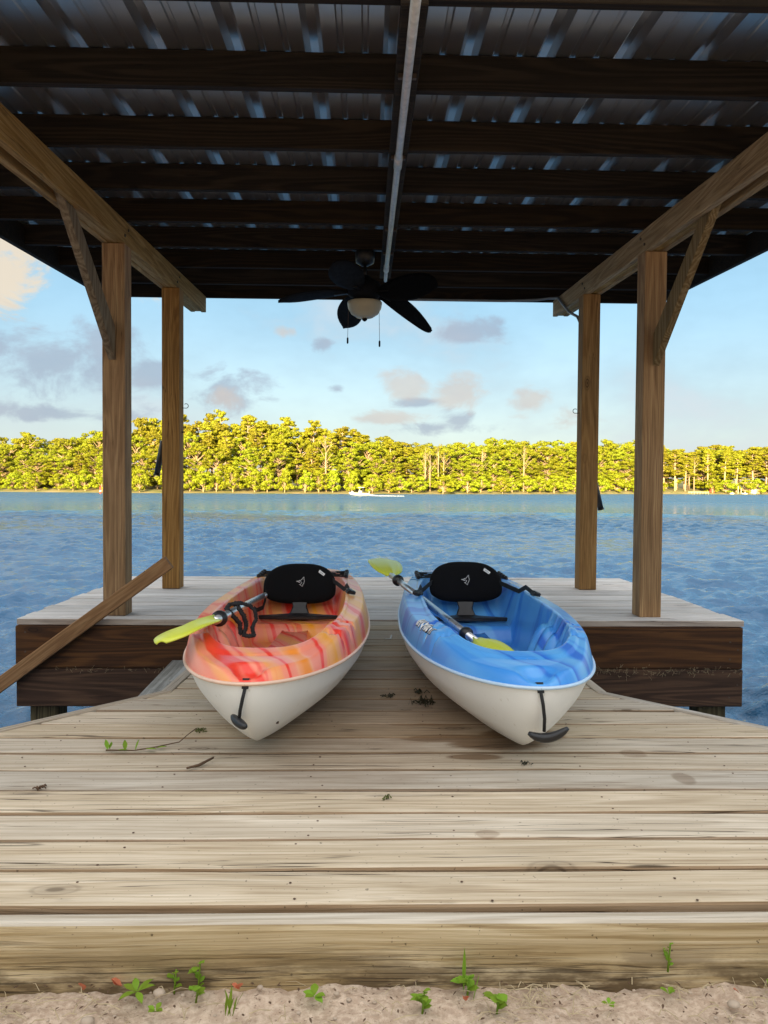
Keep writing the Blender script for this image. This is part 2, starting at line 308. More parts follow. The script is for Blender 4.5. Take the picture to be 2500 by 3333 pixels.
# ------------------------------------------------------------------ mesh helpers
class MB:
    def __init__(s): s.v = []; s.f = []
    def add(s, vs, fs):
        o = len(s.v); s.v += [tuple(p) for p in vs]; s.f += [tuple(i+o for i in f) for f in fs]
    def box(s, lo, hi):
        (x0, y0, z0), (x1, y1, z1) = lo, hi
        s.add([(x0, y0, z0), (x1, y0, z0), (x1, y1, z0), (x0, y1, z0), (x0, y0, z1), (x1, y0, z1), (x1, y1, z1), (x0, y1, z1)],
              [(0, 3, 2, 1), (4, 5, 6, 7), (0, 1, 5, 4), (1, 2, 6, 5), (2, 3, 7, 6), (3, 0, 4, 7)])
    def tube(s, pts, r, n=8, cap=True):
        pts = [Vector(p) for p in pts]; rs = r if isinstance(r, (list, tuple)) else [r]*len(pts); vs = []; fs = []
        up = Vector((0, 0, 1)); prev = None
        for i, p in enumerate(pts):
            d = (pts[min(i+1, len(pts)-1)]-pts[max(i-1, 0)]).normalized()
            if prev is None:
                a = up if abs(d.z) < .9 else Vector((1, 0, 0)); x = d.cross(a).normalized()
            else: x = (prev-d*prev.dot(d)).normalized()
            prev = x; y = d.cross(x)
            for k in range(n):
                an = 2*math.pi*k/n; vs.append(p+(x*math.cos(an)+y*math.sin(an))*rs[i])
        for i in range(len(pts)-1):
            for k in range(n): a = i*n+k; b = i*n+(k+1) % n; fs.append((a, b, b+n, a+n))
        if cap: fs.append(tuple(range(n-1, -1, -1))); fs.append(tuple((len(pts)-1)*n+k for k in range(n)))
        s.add(vs, fs)
    def strap(s, pts, w, th, side=(1, 0, 0)):
        """flat ribbon with thickness, wide along `side`"""
        pts = [Vector(p) for p in pts]; sd = Vector(side).normalized(); vs = []; fs = []
        for i, p in enumerate(pts):
            d = (pts[min(i+1, len(pts)-1)]-pts[max(i-1, 0)]).normalized(); sx_ = (sd-d*sd.dot(d)).normalized(); nn = d.cross(sx_)
            for a, b in ((-1, -1), (1, -1), (1, 1), (-1, 1)): vs.append(p+sx_*a*w/2+nn*b*th/2)
        for i in range(len(pts)-1):
            for k in range(4): a = i*4+k; b = i*4+(k+1) % 4; fs.append((a, b, b+4, a+4))
        fs.append((3, 2, 1, 0)); e = (len(pts)-1)*4; fs.append((e, e+1, e+2, e+3)); s.add(vs, fs)
    def lathe(s, prof, c=(0, 0, 0), n=20):
        vs = []; fs = []
        for (r, z) in prof:
            for k in range(n): a = 2*math.pi*k/n; vs.append((c[0]+r*math.cos(a), c[1]+r*math.sin(a), c[2]+z))
        for i in range(len(prof)-1):
            for k in range(n): a = i*n+k; b = i*n+(k+1) % n; fs.append((a, b, b+n, a+n))
        fs.append(tuple(range(n-1, -1, -1))); e = (len(prof)-1)*n; fs.append(tuple(e+k for k in range(n))); s.add(vs, fs)
    def prism(s, poly, d):
        """extrude a closed polygon of 3-D points by vector d"""
        n = len(poly); d = Vector(d); vs = [Vector(p) for p in poly]; vs += [p+d for p in vs]
        s.add(vs, [tuple(range(n-1, -1, -1)), tuple(range(n, 2*n))]+[(i, (i+1) % n, n+(i+1) % n, n+i) for i in range(n)])
    def build(s, name, m, parent=None, smooth=False, fix=True):
        me = bpy.data.meshes.new(name); me.from_pydata(s.v, [], s.f); me.update()
        if fix:
            bm = bmesh.new(); bm.from_mesh(me); bmesh.ops.recalc_face_normals(bm, faces=bm.faces); bm.to_mesh(me); bm.free()
        if smooth: me.shade_smooth() if smooth is True else me.shade_smooth()
        return link(name, me, m, parent)
def link(name, me, m, parent=None):
    o = bpy.data.objects.new(name, me); COL.objects.link(o)
    if m and not me.materials: me.materials.append(m)
    if parent: o.parent = parent
    return o
def bevel(o, w_, seg=1):
    bm = bmesh.new(); bm.from_mesh(o.data)
    bmesh.ops.bevel(bm, geom=list(bm.edges), offset=w_, segments=seg, affect='EDGES', clamp_overlap=True); bm.to_mesh(o.data); bm.free()
    return o
def grid_mesh(name, P):
    """numpy grid (rows, cols, 3) -> mesh"""
    r, c, _ = P.shape; me = bpy.data.meshes.new(name)
    idx = np.arange(r*c).reshape(r, c)
    q = np.stack([idx[:-1, :-1], idx[:-1, 1:], idx[1:, 1:], idx[1:, :-1]], -1).reshape(-1, 4)
    me.vertices.add(r*c); me.vertices.foreach_set('co', P.reshape(-1).astype(np.float32))
    me.loops.add(q.size); me.loops.foreach_set('vertex_index', q.reshape(-1).astype(np.int32))
    me.polygons.add(len(q)); me.polygons.foreach_set('loop_start', (np.arange(len(q))*4).astype(np.int32))
    me.update(calc_edges=True); me.validate(); me.shade_smooth(); return me
def tri_mesh(name, V, F):
    me = bpy.data.meshes.new(name); k = F.shape[1]
    me.vertices.add(len(V)); me.vertices.foreach_set('co', V.reshape(-1).astype(np.float32))
    me.loops.add(F.size); me.loops.foreach_set('vertex_index', F.reshape(-1).astype(np.int32))
    me.polygons.add(len(F)); me.polygons.foreach_set('loop_start', (np.arange(len(F))*k).astype(np.int32))
    me.update(calc_edges=True); me.validate(); return me
def thing(name, label, cat, loc=(0, 0, 0), group=None, rz=0):
    o = bpy.data.objects.new(name, None); COL.objects.link(o); o.location = loc; o.rotation_euler = (0, 0, rz); o.empty_display_size = .2
    o['label'] = label; o['category'] = cat
    if group: o['group'] = group
    return o
def tag(o, label, cat, group=None):
    o['label'] = label; o['category'] = cat
    if group: o['group'] = group
    return o
def kind(o, k): o['kind'] = k; return o
def copy_tree(o, parent=None):
    c = o.copy(); COL.objects.link(c); c.parent = parent
    for ch in o.children: copy_tree(ch, c)
    return c

# ------------------------------------------------------------------ water and land
ZW = -.95
def water_mesh():
    r = [1.2, 1.8, 2.4, 3.0, 3.5]
    while r[-1] < 1500: r.append(r[-1]*(1.0046 if r[-1] < 62 else 1.014 if r[-1] < 200 else 1.03)+.002)
    r = np.array(r)
    th = np.concatenate([np.linspace(-150, -36, 44), np.linspace(-35.8, 35.8, 560), np.linspace(36, 150, 44)])*math.pi/180
    RR, TH = np.meshgrid(r, th, indexing='ij'); X = RR*np.sin(TH); Y = RR*np.cos(TH); Zz = np.zeros_like(X)
    gr = np.where(RR < 62, RR*.0046+.004, RR*.016)+np.where(np.abs(TH) > .63, RR*.04, 0)
    wind = R(200)
    for i in range(96):
        lam = .17*(1.045**i); lam *= rng.uniform(.93, 1.07)
        if lam > 7: continue
        a = wind+rng.normal(0, .75); k = 2*math.pi/lam; ph = rng.uniform(0, 6.28)
        amp = .0118*lam if lam < .9 else .01062*(lam/.9)**-.6
        fade = np.clip(lam/gr/2.1-1.0, 0, 1)
        p = k*(X*math.sin(a)+Y*math.cos(a))+ph
        Zz += amp*fade*(np.sin(p)-.26*np.cos(2*p))
    env = .75+.5*np.sin(X*.21+1.3*np.sin(Y*.13))*np.sin(Y*.17+X*.05)
    Zz *= env*np.clip((RR-1)/3, .3, 1)
    return grid_mesh('lake_water', np.stack([X, Y, Zz+ZW], -1))
M_water, t = mat('lake_water')
pos = t.node('ShaderNodeNewGeometry').outputs['Position']
dist = t.vmath('LENGTH', pos)
n1 = t.noise(t.mapping(pos, (1.0, 1.5, 1)), 4.6, 5, .62, .3); n2 = t.noise(t.mapping(pos, (.9, 1.5, 1)), 1.5, 6, .66, .3); n3 = t.noise(t.mapping(pos, (.8, 1.3, 1)), .5, 6, .7)
h = t.math('ADD', t.math('MULTIPLY', n1, .10), t.math('ADD', t.math('MULTIPLY', n2, t.smooth(dist, 10, 70, .12, 1.5)), t.math('MULTIPLY', n3, t.smooth(dist, 25, 150, .0, 3.4))))
setp(t, Base_Color=t.mix(n3, (.022, .098, .205), (.028, .112, .225)), Roughness=t.smooth(dist, 30, 160, .05, .30), IOR=1.333, Specular_IOR_Level=.5)
bump(t, h, 1.0, .32)
lake = kind(link('lake_water', water_mesh(), M_water), 'structure')

# near bank: sandy ground, one sheet that dips under the deck to the lake bed and runs back behind the camera
def ground():
    xs = np.concatenate([np.linspace(-60, -2.2, 16)[:-1], np.linspace(-2.2, 2.2, 300), np.linspace(2.2, 60, 16)[1:]])
    ys = np.concatenate([np.linspace(-90, .7, 26)[:-1], np.linspace(.7, 1.62, 90), np.linspace(1.62, 3.2, 14)[1:], [5, 12, 40, 120]])
    Y, X = np.meshgrid(ys, xs, indexing='ij')
    Z = np.full_like(X, -.122)
    fine = (np.abs(X) < 2.5) & (Y > .6) & (Y < 1.8)
    for i in range(60):
        lam = .02*1.07**i; a = rng.uniform(0, 6.28); ph = rng.uniform(0, 6.28)
        Z += np.where(fine, .00062*(lam/.05)**.4*np.sin(2*math.pi/lam*(X*math.cos(a)+Y*math.sin(a))+ph), 0)
    Z += np.where(fine, np.random.default_rng(5).normal(0, .0012, X.shape), 0)
    Z = Z - np.clip((Y-1.75)/1.0, 0, 1)**1.2*1.6 + np.clip((-Y-2)/60, 0, 1)*2.2
    return grid_mesh('sandy_ground', np.stack([X, Y, Z], -1))
M_sand, t = mat('sandy_soil'); pos = t.node('ShaderNodeNewGeometry').outputs['Position']
n = t.noise(pos, 9, 5, .65); n2 = t.noise(pos, 70, 4, .65); n3 = t.smooth(t.noise(pos, 130, 2), .62, .72); n4 = t.smooth(t.noise(pos, 16, 4, .7), .56, .70)
c = t.mix(n, (.32, .225, .155), (.54, .41, .31)); c = t.mix(t.smooth(n2, .35, .7), c, (.62, .49, .375)); c = t.mix(t.math('MULTIPLY', n3, .7), c, (.13, .08, .05)); c = t.mix(t.math('MULTIPLY', n4, .4), c, (.24, .17, .11))
setp(t, Base_Color=c, Roughness=.95, Specular_IOR_Level=.1); bump(t, t.math('ADD', n2, t.math('MULTIPLY', n, 2)), .7, .008)
kind(link('sandy_ground', ground(), M_sand), 'structure')

# far shore
SH = [(-420, 300), (-260, 285), (-123, 258), (-95, 246), (-70, 240), (-48, 247), (-29, 252), (6, 268), (53, 312), (100, 365), (150, 425), (205, 470), (262, 500), (340, 520), (520, 560)]
def shore_y(x): return float(np.interp(x, [p[0] for p in SH], [p[1] for p in SH]))
xs = np.linspace(-420, 520, 190); rows = [(-4, -1.3), (0, -.93), (3, -.55), (8, .0), (25, 1.2), (80, 4), (400, 14), (1500, 16)]
P = np.zeros((len(rows), len(xs), 3))
for i, (d, z) in enumerate(rows):
    for j, x in enumerate(xs): P[i, j] = (x*(1+d/400), shore_y(x)+d+(rng.uniform(-1, 1) if d < 10 else 0), ZW+.95+z)
M_shore, t = mat('shore_grass'); pos = t.node('ShaderNodeNewGeometry').outputs['Position']; n = t.noise(t.mapping(pos, (.12, .4, 1)), 1, 4, .6)
setp(t, Base_Color=t.ramp(n, [(.35, (.10, .13, .02)), (.5, (.24, .20, .07)), (.65, (.30, .22, .10))]), Roughness=.9)
kind(link('far_shore', grid_mesh('far_shore', P), M_shore), 'structure')

# ------------------------------------------------------------------ trees
def leaf_cloud(centres, radii, counts, size, flat=.75, seed=0):
    g = np.random.default_rng(seed); V = []; 
    for c, rad, n in zip(centres, radii, counts):
        d = g.normal(size=(n, 3)); d /= np.linalg.norm(d, axis=1)[:, None]
        rr = g.uniform(.35, 1.0, n)**.5
        p = np.array(c)+d*rr[:, None]*np.array(rad)
        a = g.normal(size=(n, 3)); a /= np.linalg.norm(a, axis=1)[:, None]
        nrm = d*1.0+a*.65; nrm /= np.linalg.norm(nrm, axis=1)[:, None]
        b = np.cross(nrm, g.normal(size=(n, 3))); b /= np.linalg.norm(b, axis=1)[:, None]+1e-9
        cc = np.cross(nrm, b); s = size*g.uniform(.55, 1.3, n)[:, None]
        V.append(np.stack([p-b*s*.5, p+cc*s*.38, p+b*s*.5, p-cc*s*.38], 1))
    V = np.concatenate(V).reshape(-1, 3); F = np.arange(len(V)).reshape(-1, 4)
    return V, F
def make_tree(kindname, seed):
    """unit designs about 20 m tall; crown + trunk meshes"""
    g = random.Random(seed); mb = MB()
    cs, rs, ns = [], [], []
    if kindname == 'pine':
        H = 20; lean = g.uniform(-.5, .5)
        mb.tube([(0, 0, -1), (lean*.3, 0, 6), (lean*.7, 0, 12), (lean, 0, 18.6)], [.34, .27, .2, .07], 6)
        z = g.uniform(6.5, 9.5)
        while z < 19.4:
            f = (z-8)/11.5; wid = (3.3*max(.01, 1.03-f)**.38+.4)*g.uniform(.6, 1.15)
            for k in range(g.randint(3, 5)):
                a = g.uniform(0, 6.28); L = wid*g.uniform(.5, 1.1); c = (lean*z/19+L*math.cos(a), L*math.sin(a), z+L*.18+g.uniform(-.3, .5))
                mb.tube([(lean*z/19, 0, z-.5), c], [.07, .03], 4, False)
                cs.append(c); rs.append((g.uniform(.7, 1.3), g.uniform(.7, 1.3), g.uniform(.35, .6))); ns.append(80)
            z += g.uniform(.55, 1.0)
        cs.append((lean, 0, 19.3)); rs.append((.9, .9, .6)); ns.append(90); size = .52
    elif kindname == 'broad':
        mb.tube([(0, 0, -1), (.1, 0, 5), (.3, .1, 11)], [.4, .3, .12], 6)
        for k in range(84):
            f = g.uniform(0, 1); z = 1.8+16.8*f; wid = 5.2*math.sin(math.pi*min(1, (f*.70+.17)))**.6
            a = g.uniform(0, 6.28); L = wid*g.uniform(.45, 1.0); c = (L*math.cos(a), L*math.sin(a), z)
            mb.tube([(0.1, 0, max(3, z-3)), c], [.12, .04], 4, False)
            r0 = g.uniform(.7, 1.4); cs.append(c); rs.append((r0, r0, r0*.7)); ns.append(int(88*r0))
        cs.append((0, 0, 18.8)); rs.append((1.2, 1.2, .9)); ns.append(100); size = .56
    elif kindname == 'bush':
        mb.tube([(0, 0, -.5), (0, 0, 3.5)], [.2, .08], 5)
        for k in range(30):
            f = g.uniform(0, 1); z = .9+5.6*f; wid = 3.3*math.sin(math.pi*min(1, f*.7+.3))**.6
            a = g.uniform(0, 6.28); L = wid*g.uniform(.4, 1.0); r0 = g.uniform(.6, 1.1)
            cs.append((L*math.cos(a), L*math.sin(a), z)); rs.append((r0, r0, r0*.75)); ns.append(int(85*r0))
            mb.tube([(0, 0, z*.4), (L*.8*math.cos(a), L*.8*math.sin(a), z)], [.06, .03], 4, False)
        size = .46
    else:  # bare dead tree
        mb.tube([(0, 0, -1), (.2, 0, 7), (.1, 0, 13), (.4, 0, 16)], [.3, .24, .15, .06], 6)
        for k in range(13):
            z = g.uniform(7, 14.5); a = g.uniform(0, 6.28); L = g.uniform(1.4, 3.2)*(1.15-(z-7)/12)
            p1 = (.2+L*.5*math.cos(a), L*.5*math.sin(a), z+L*.7); p2 = (.2+L*math.cos(a), L*math.sin(a), z+L*1.25)
            mb.tube([(.15, 0, z), p1, p2], [.1, .07, .03], 4, False)
        for k in range(9):
            z = g.uniform(12, 16.5); a = g.uniform(0, 6.28); cs.append((1.6*math.cos(a), 1.6*math.sin(a), z)); rs.append((.8, .8, .5)); ns.append(16)
        size = .45
    V, F = leaf_cloud(cs, rs, ns, size, seed=seed)
    return mb, tri_mesh(kindname+'_crown', V, F)
TREES = {}
for kn, nv, cm in (('pine', 5, M_pine), ('broad', 4, M_broad), ('bush', 3, M_bush), ('bare', 2, M_pine)):
    TREES[kn] = []
    for i in range(nv):
        mb, crown = make_tree(kn, 100*len(TREES)+i)
        me = bpy.data.meshes.new(kn+'_trunk'); me.from_pydata(mb.v, [], mb.f); me.update(); me.shade_smooth()
        me.materials.append(M_bare if kn == 'bare' else M_bark); crown.materials.append(cm)
        TREES[kn].append((me, crown))
KN = {'pine': ('pine_tree', 'pine tree'), 'broad': ('broadleaf_tree', 'tree'), 'bush': ('shore_bush', 'bush'), 'bare': ('bare_tree', 'tree')}
def plant_tree(kn, x, y, z, hscale, wscale, label, group):
    nm, cat = KN[kn]; var = random.choice(TREES[kn])
    o = thing(nm, label, cat, (x, y, z), group, random.uniform(0, 6.28)); o.scale = (wscale, wscale, hscale)
    link('trunk', var[0], None, o); link('crown', var[1], None, o)
    return o
# skyline of the wood seen from the dock: azimuth slope (x/y) -> elevation slope of the tree tops
SKYX = [-.56, -.475, -.44, -.41, -.385, -.335, -.30, -.275, -.195, -.135, -.075, -.04, .0, .015, .04, .12, .2, .28, .33, .37, .42, .5, .6]
SKYE = [.060, .063, .069, .060, .067, .081, .089, .094, .096, .094, .089, .085, .076, .067, .066, .066, .067, .067, .069, .064, .060, .061, .062]
ZONES = ((-.49, 'at the left edge of the photo'), (-.425, 'well left of the posts'), (-.36, 'by the near left post'), (-.31, 'in the gap between the left posts'), (-.26, 'just right of the far left post'), (-.20, 'above the orange kayak bow'),
         (-.13, 'above the orange kayak seat'), (-.06, 'left of the motorboat'), (-.005, 'behind the motorboat'), (.055, 'over the boat wake'), (.12, 'above the blue kayak seat'), (.19, 'above the blue kayak bow'), (.26, 'just left of the far right post'), (.30, 'behind the far right post'), (.36, 'in the gap between the right posts'), (.42, 'just right of the near right post'), (.47, 'left of the far pier'), (9, 'at the right edge of the photo'))
def zone(s):
    for lim, nm in ZONES:
        if s < lim: return nm
def ground_z(d): return float(np.interp(d, [0, 3, 8, 25, 80, 400], [-.93, -.55, 0, 1.2, 4, 14]))
def tree_row(d0, step, frac, kinds, hk, wk, jitter=3.0, s0=-.64, s1=.62, row=''):
    s = s0
    while s < s1:
        # find point on the offset shoreline along slope s
        lo, hi = 100, 900
        for _ in range(30):
            m_ = (lo+hi)/2
            if shore_y(s*m_)+d0 > m_: lo = m_
            else: hi = m_
        D = lo+random.uniform(-jitter, jitter); x = s*D+random.uniform(-1.5, 1.5)
        e = float(np.interp(s, SKYX, SKYE)); gz = ground_z(D-shore_y(x))
        kn = kinds(s); fr = frac
        if s > .375 and frac == .58: kn, fr = 'pine', .92
        top = .81+e*D*fr*random.uniform(.86, 1.05)
        if s > .375 and kn == 'bush' and random.random() < .5: s += step/D; continue
        hgt = max(3., top-gz)
        base = {'pine': 20., 'broad': 19.6, 'bush': 7.2, 'bare': 17.}[kn]
        hs = hgt/base; ws = max(wk*random.uniform(.85, 1.2)*D/260., .8*hs)
        adj = {'pine': 'golden green pine', 'broad': 'bushy green tree', 'bush': 'low bright green bush', 'bare': 'pale bare trunked tree'}[kn]
        plant_tree(kn, x, D, gz, hs, ws, adj+' '+row+' '+zone(s), adj+' '+row)
        s += step*max(1, D/270)/D*random.uniform(.75, 1.25)
def k_back(s):
    if -.335 < s < .0 or s > .36: return 'pine' if random.random() < .8 else 'broad'
    return 'broad' if random.random() < .8 else 'pine'
def k_mid(s):
    if .02 < s < .10 and random.random() < .25: return 'bare'
    if -.33 < s < -.02: return 'pine' if random.random() < .55 else 'broad'
    if s > .36: return 'pine' if random.random() < .7 else 'broad'
    return 'broad'
tree_row(40, 4.6, 1.0, k_back, 1, 1.12, row='on the skyline')
tree_row(31, 5.0, .94, k_back, 1, 1.08, row='just below the skyline')
tree_row(21, 5.4, .80, k_mid, 1, 1.0, row='halfway up the leaf wall')
tree_row(12, 5.8, .58, lambda s: 'broad' if random.random() < .75 else 'pine', 1, .88, row='low in the leaf wall')
tree_row(4, 5.0, .30, lambda s: 'bush', 1, 1.0, 1.5, row='at the waterline')
for s_ in (.076, .083, .094, .101, -.052, .150, .205, .43):     # pale bare trunks that stand out before the leaves
    D = 250.
    for _ in range(40): D = shore_y(s_*D)+7
    e = float(np.interp(s_, SKYX, SKYE)); hs = .81+e*D*random.uniform(.80, .93)
    plant_tree('bare', s_*D, D, -.2, hs/17, hs/17, 'pale bare trunked tree standing out '+zone(s_), 'pale bare trees of the wood')
# unseen trees and bushes added behind the camera to block the low sun
for i in range(44):
    x = -72+(i % 22)*4.3+(2.1 if i > 21 else 0)+random.uniform(-.5, .5); y = (-56 if i < 22 else -62)+random.uniform(-1, 1)
    plant_tree('broad', x, y, .8, random.uniform(.78, .84), random.uniform(1.1, 1.25), 'unseen broadleaf tree added behind the deck to block the low sun', 'unseen sun blocking trees on the near bank')
    if i < 22: plant_tree('bush', x+2.1, y+1.0, .6, random.uniform(.95, 1.1), 1.25, 'unseen leafy bush added under the sun blocking trees', 'unseen sun blocking bushes on the near bank')

# far right shore: small pier, hut, red shed, beached boats
def on_shore(sl, off):
    D = 460.
    for _ in range(40): D = shore_y(sl*D)+off
    return sl*D, D
x, y = on_shore(.4355, -1); pr = thing('far_pier', 'long white low pier on the far right shore', 'pier', (x, y, -.9))
mb = MB(); mb.box((-6.4, -.7, .75), (6.4, .7, .9)); mb.build('pier_top', M_shorewood, pr)
for k in range(8): mb = MB(); mb.tube([(-6.2+k*1.77, -.75, -1), (-6.2+k*1.77, -.75, 1.5)], .09, 6); mb.build('pier_post', M_shorewood, pr)
mb = MB(); mb.box((-6.4, -.85, 1.35), (6.4, -.75, 1.5)); mb.build('pier_rail', M_shorewood, pr)
x, y = on_shore(.5085, 4); hut = thing('boat_hut', 'small pale green hut with rust red side on the far right shore', 'hut', (x, y, -.4))
mb = MB(); mb.box((-1.9, -1, 0), (1.6, 2, 2.9)); mb.build('hut_wall', M_hut, hut)
mb = MB(); mb.box((1.61, -1, 0), (4.0, 1.5, 2.8)); mb.build('side_wall', M_roofhut, hut)
mb = MB(); mb.box((-.7, 0, 2.9), (.5, 1, 4.7)); mb.build('chimney', M_shorewood, hut)
mb = MB(); mb.box((-3.2, -.6, 0), (-1.91, 1.5, 3.2)); mb.build('lean_to', M_roofhut, hut)
x, y = on_shore(.4535, 7); sh = thing('red_shed', 'small red shed among the pine trunks on the far right', 'shed', (x, y, .2))
mb = MB(); mb.box((-1.2, -1, 0), (1.2, 1, 2.5)); mb.build('shed_wall', M_red, sh)
mb = MB(); mb.prism([(-1.4, -1.15, 2.5), (1.4, -1.15, 2.5), (0, -1.15, 3.3)], (0, 2.3, 0)); mb.build('shed_roof', M_roofhut, sh)
for k, (sl, L_, lab) in enumerate(((.4970, 3.4, 'white boat pulled up beside the pale green hut'), (.4800, 2.6, 'small white boat lying left of the pale green hut'))):
    x, y = on_shore(sl, 1.5); b = thing('beached_boat', lab, 'boat', (x, y, -.75)); mb = MB()
    mb.prism([(-L_/2, -.6, .15), (-L_/2+.7, -.6, 0), (L_/2, -.6, 0), (L_/2, -.6, .6), (-L_/2-.3, -.6, .7)], (0, 1.2, 0)); mb.build('boat_hull', M_gel, b)
    mb = MB(); mb.box((0, -.3, .6), (.7, .3, 1.2)); mb.build('console', M_gel, b)
for k, (sl, h_) in enumerate(((.4885, 4.4), (.4925, 3.0))):
    x, y = on_shore(sl, 2.5); mb = MB(); mb.tube([(x, y, -1), (x, y, h_)], .22, 6); tag(mb.build('shore_pole', M_shorewood), ('taller' if k == 0 else 'shorter')+' white pole beside the pale green hut', 'pole')

# ------------------------------------------------------------------ front deck
GAPS = [1.462, 1.618, 1.757, 1.902, 2.048, 2.198, 2.339, 2.484, 2.633, 2.790, 2.948, 3.103, 3.258, 3.412, 3.556, 3.698, 3.840, 3.981, 4.124, 4.268, 4.408, 4.552, 4.700]
def deck_l(y): return -.765-max(0, 3.04-y)*.868 if y < 3.04 else -.765+(y-3.04)*.04
def deck_r(y): return .925+max(0, 3.03-y)*.936 if y < 3.03 else .925-(y-3.03)*.03
def board(name, xa, xb, ya, yb, z1, th, m, parent, segs=14, wob=.0015, rnd=.006, cut=None):
    """plank along X, rounded long edges, cut ends may be oblique; origin at its own centre"""
    cx, cy, cz = (xa[0]+xb[0])/2, (ya+yb)/2, z1-th/2
    hw = (yb-ya)/2; ht = th/2; r = rnd
    prof = [(-hw, -ht), (-hw, ht-r), (-hw+r*.3, ht-r*.3), (-hw+r, ht), (hw-r, ht), (hw-r*.3, ht-r*.3), (hw, ht-r), (hw, -ht)]
    vs = []; fs = []; n = len(prof)
    ph = random.uniform(0, 9)
    for i in range(segs+1):
        f = i/segs
        for (py, pz) in prof:
            fy = (py+hw)/(2*hw)
            x0 = xa[0]+(xa[1]-xa[0])*fy; x1 = xb[0]+(xb[1]-xb[0])*fy
            x = x0+(x1-x0)*f
            vs.append((x-cx, py+wob*math.sin(x*2.3+ph+py*30)+wob*.6*math.sin(x*7+ph), pz+wob*.8*math.sin(x*3.1+ph*2)))
    for i in range(segs):
        for k in range(n): a = i*n+k; b = i*n+(k+1) % n; fs.append((a, a+n, b+n, b))
    fs.append(tuple(range(n))); fs.append(tuple(segs*n+k for k in range(n-1, -1, -1)))
    me = bpy.data.meshes.new(name); me.from_pydata(vs, [], fs); me.update()
    o = link(name, me, m, parent); o.location = (cx, cy, cz)
    return o
fd = thing('front_deck', 'weathered grey plank deck narrowing into the walkway under the two kayaks', 'deck')
for i in range(len(GAPS)-1):
    ya, yb = GAPS[i]+(.018 if i == 0 else .0055), GAPS[i+1]-.0055
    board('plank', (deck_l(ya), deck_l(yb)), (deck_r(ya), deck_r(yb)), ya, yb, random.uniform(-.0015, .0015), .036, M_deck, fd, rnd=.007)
board('edge_beam', (-2.25, -2.25), (2.45, 2.45), 1.412, 1.458, -.001, .20, M_face, fd, segs=40, wob=.0012, rnd=.013)
for (a, b, wd) in (((-.765, 3.04), (-2.15, 1.45), .036), ((.925, 3.03), (2.40, 1.45), .036), ((-.765, 3.05), (-.71, 4.70), .045), ((.925, 3.04), (.875, 4.70), .045)):
    A = Vector((*a, 0)); B = Vector((*b, 0)); d = (B-A); L_ = d.length; ang = math.atan2(d.y, d.x)
    mb = MB(); sgn = 1 if (a[0] > 0) != (b[1] > a[1]) else -1
    lo, hi = (0.002, wd) if sgn > 0 else (-wd, -.002)
    mb.box((0, lo, -.14), (L_, hi, .004)); o = mb.build('edge_trim', M_plank if False else M_trim, fd); bevel(o, .003)
    o.location = A; o.rotation_euler = (0, 0, ang)
mb = MB()
for x in (-1.9, -1.45, -1.0, -.57, -.13, .23, .63, 1.05, 1.5, 1.95):
    for y in GAPS[:-1]:
        for dy in (.03, .105):
            if random.random() < .85 and deck_l(y+dy)+.05 < x < deck_r(y+dy)-.05 and not (abs(x) > 1.0 and y > 2.6):
                mb.lathe([(.0028, 0), (.0028, .001), (.0016, .0014)], (x+random.uniform(-.035, .035), y+dy+random.uniform(-.012, .012), .0005), 7)
kind(mb.build('nail_heads', M_nail, fd), 'stuff')
for x in (-.57, -.13, .23, .63):
    mb = MB(); mb.box((x-.019, 1.47, -.18), (x+.019, 4.70, -.042)); mb.build('joist', M_dark, fd)
# broken grey planks leaning in the gap beside the walkway
def loose_plank(name, p0, p1, wd, th, m, label, cat, side=(1, 0, 0), grp=None):
    p0, p1 = Vector(p0), Vector(p1); d = (p1-p0); L_ = d.length; x = d.normalized(); y = (Vector(side)-x*x.dot(Vector(side))).normalized(); z = x.cross(y)
    mb = MB(); mb.box((0, -wd/2, -th/2), (L_, wd/2, th/2)); o = mb.build(name, m); bevel(o, .004)
    o.matrix_world = Matrix(((x.x, y.x, z.x, p0.x), (x.y, y.y, z.y, p0.y), (x.z, y.z, z.z, p0.z), (0, 0, 0, 1)))
    return tag(o, label, cat, grp)
loose_plank('grey_plank', (-.845, 3.63, -.125), (-.845, 4.71, -.125), .17, .05, M_grey, 'short grey weathered plank end beside the walkway near the orange kayak bow', 'plank', (1, 0, 0))
loose_plank('grey_plank', (-1.04, 3.72, -.31), (-1.04, 4.72, -.27), .29, .045, M_grey, 'grey plank lying lower, behind the deck edge left of the orange kayak', 'plank', (1, 0, 0))

# ------------------------------------------------------------------ platform
PL, PR, PF, PB = -2.14, 2.36, 4.735, 7.06
pf = thing('dock_platform', 'plank platform on piles over the lake with dark brown front boards', 'dock')
pit = (PB-PF)/16
for i in range(16):
    ya, yb = PF+i*pit+.0055, PF+(i+1)*pit-.0055
    if i == 0: ya -= .004
    jl, jr = random.uniform(-.012, .012), random.uniform(-.012, .012)
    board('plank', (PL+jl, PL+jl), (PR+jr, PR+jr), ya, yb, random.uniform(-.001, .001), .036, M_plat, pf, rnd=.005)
for (z0, z1, dx) in ((-.300, -.040, 0), (-.538, -.305, .004)):
    mb = MB(); mb.box((-2.25, -.019, (z0-z1)/2), (2.25, .019, (z1-z0)/2)); o = mb.build('fascia_board', M_dark, pf); bevel(o, .004); o.location = (.11+dx, PF+.012, (z0+z1)/2)
for X in (PL+.02, PR-.02):
    mb = MB(); mb.box((-.019, PF+.04, -.52), (.019, PB, -.038)); o = mb.build('side_board', M_dark, pf); o.location.x = X
mb = MB(); mb.box((PL+.045, PB-.03, -.30), (PR-.045, PB-.0, -.038)); mb.build('rear_board', M_dark, pf)
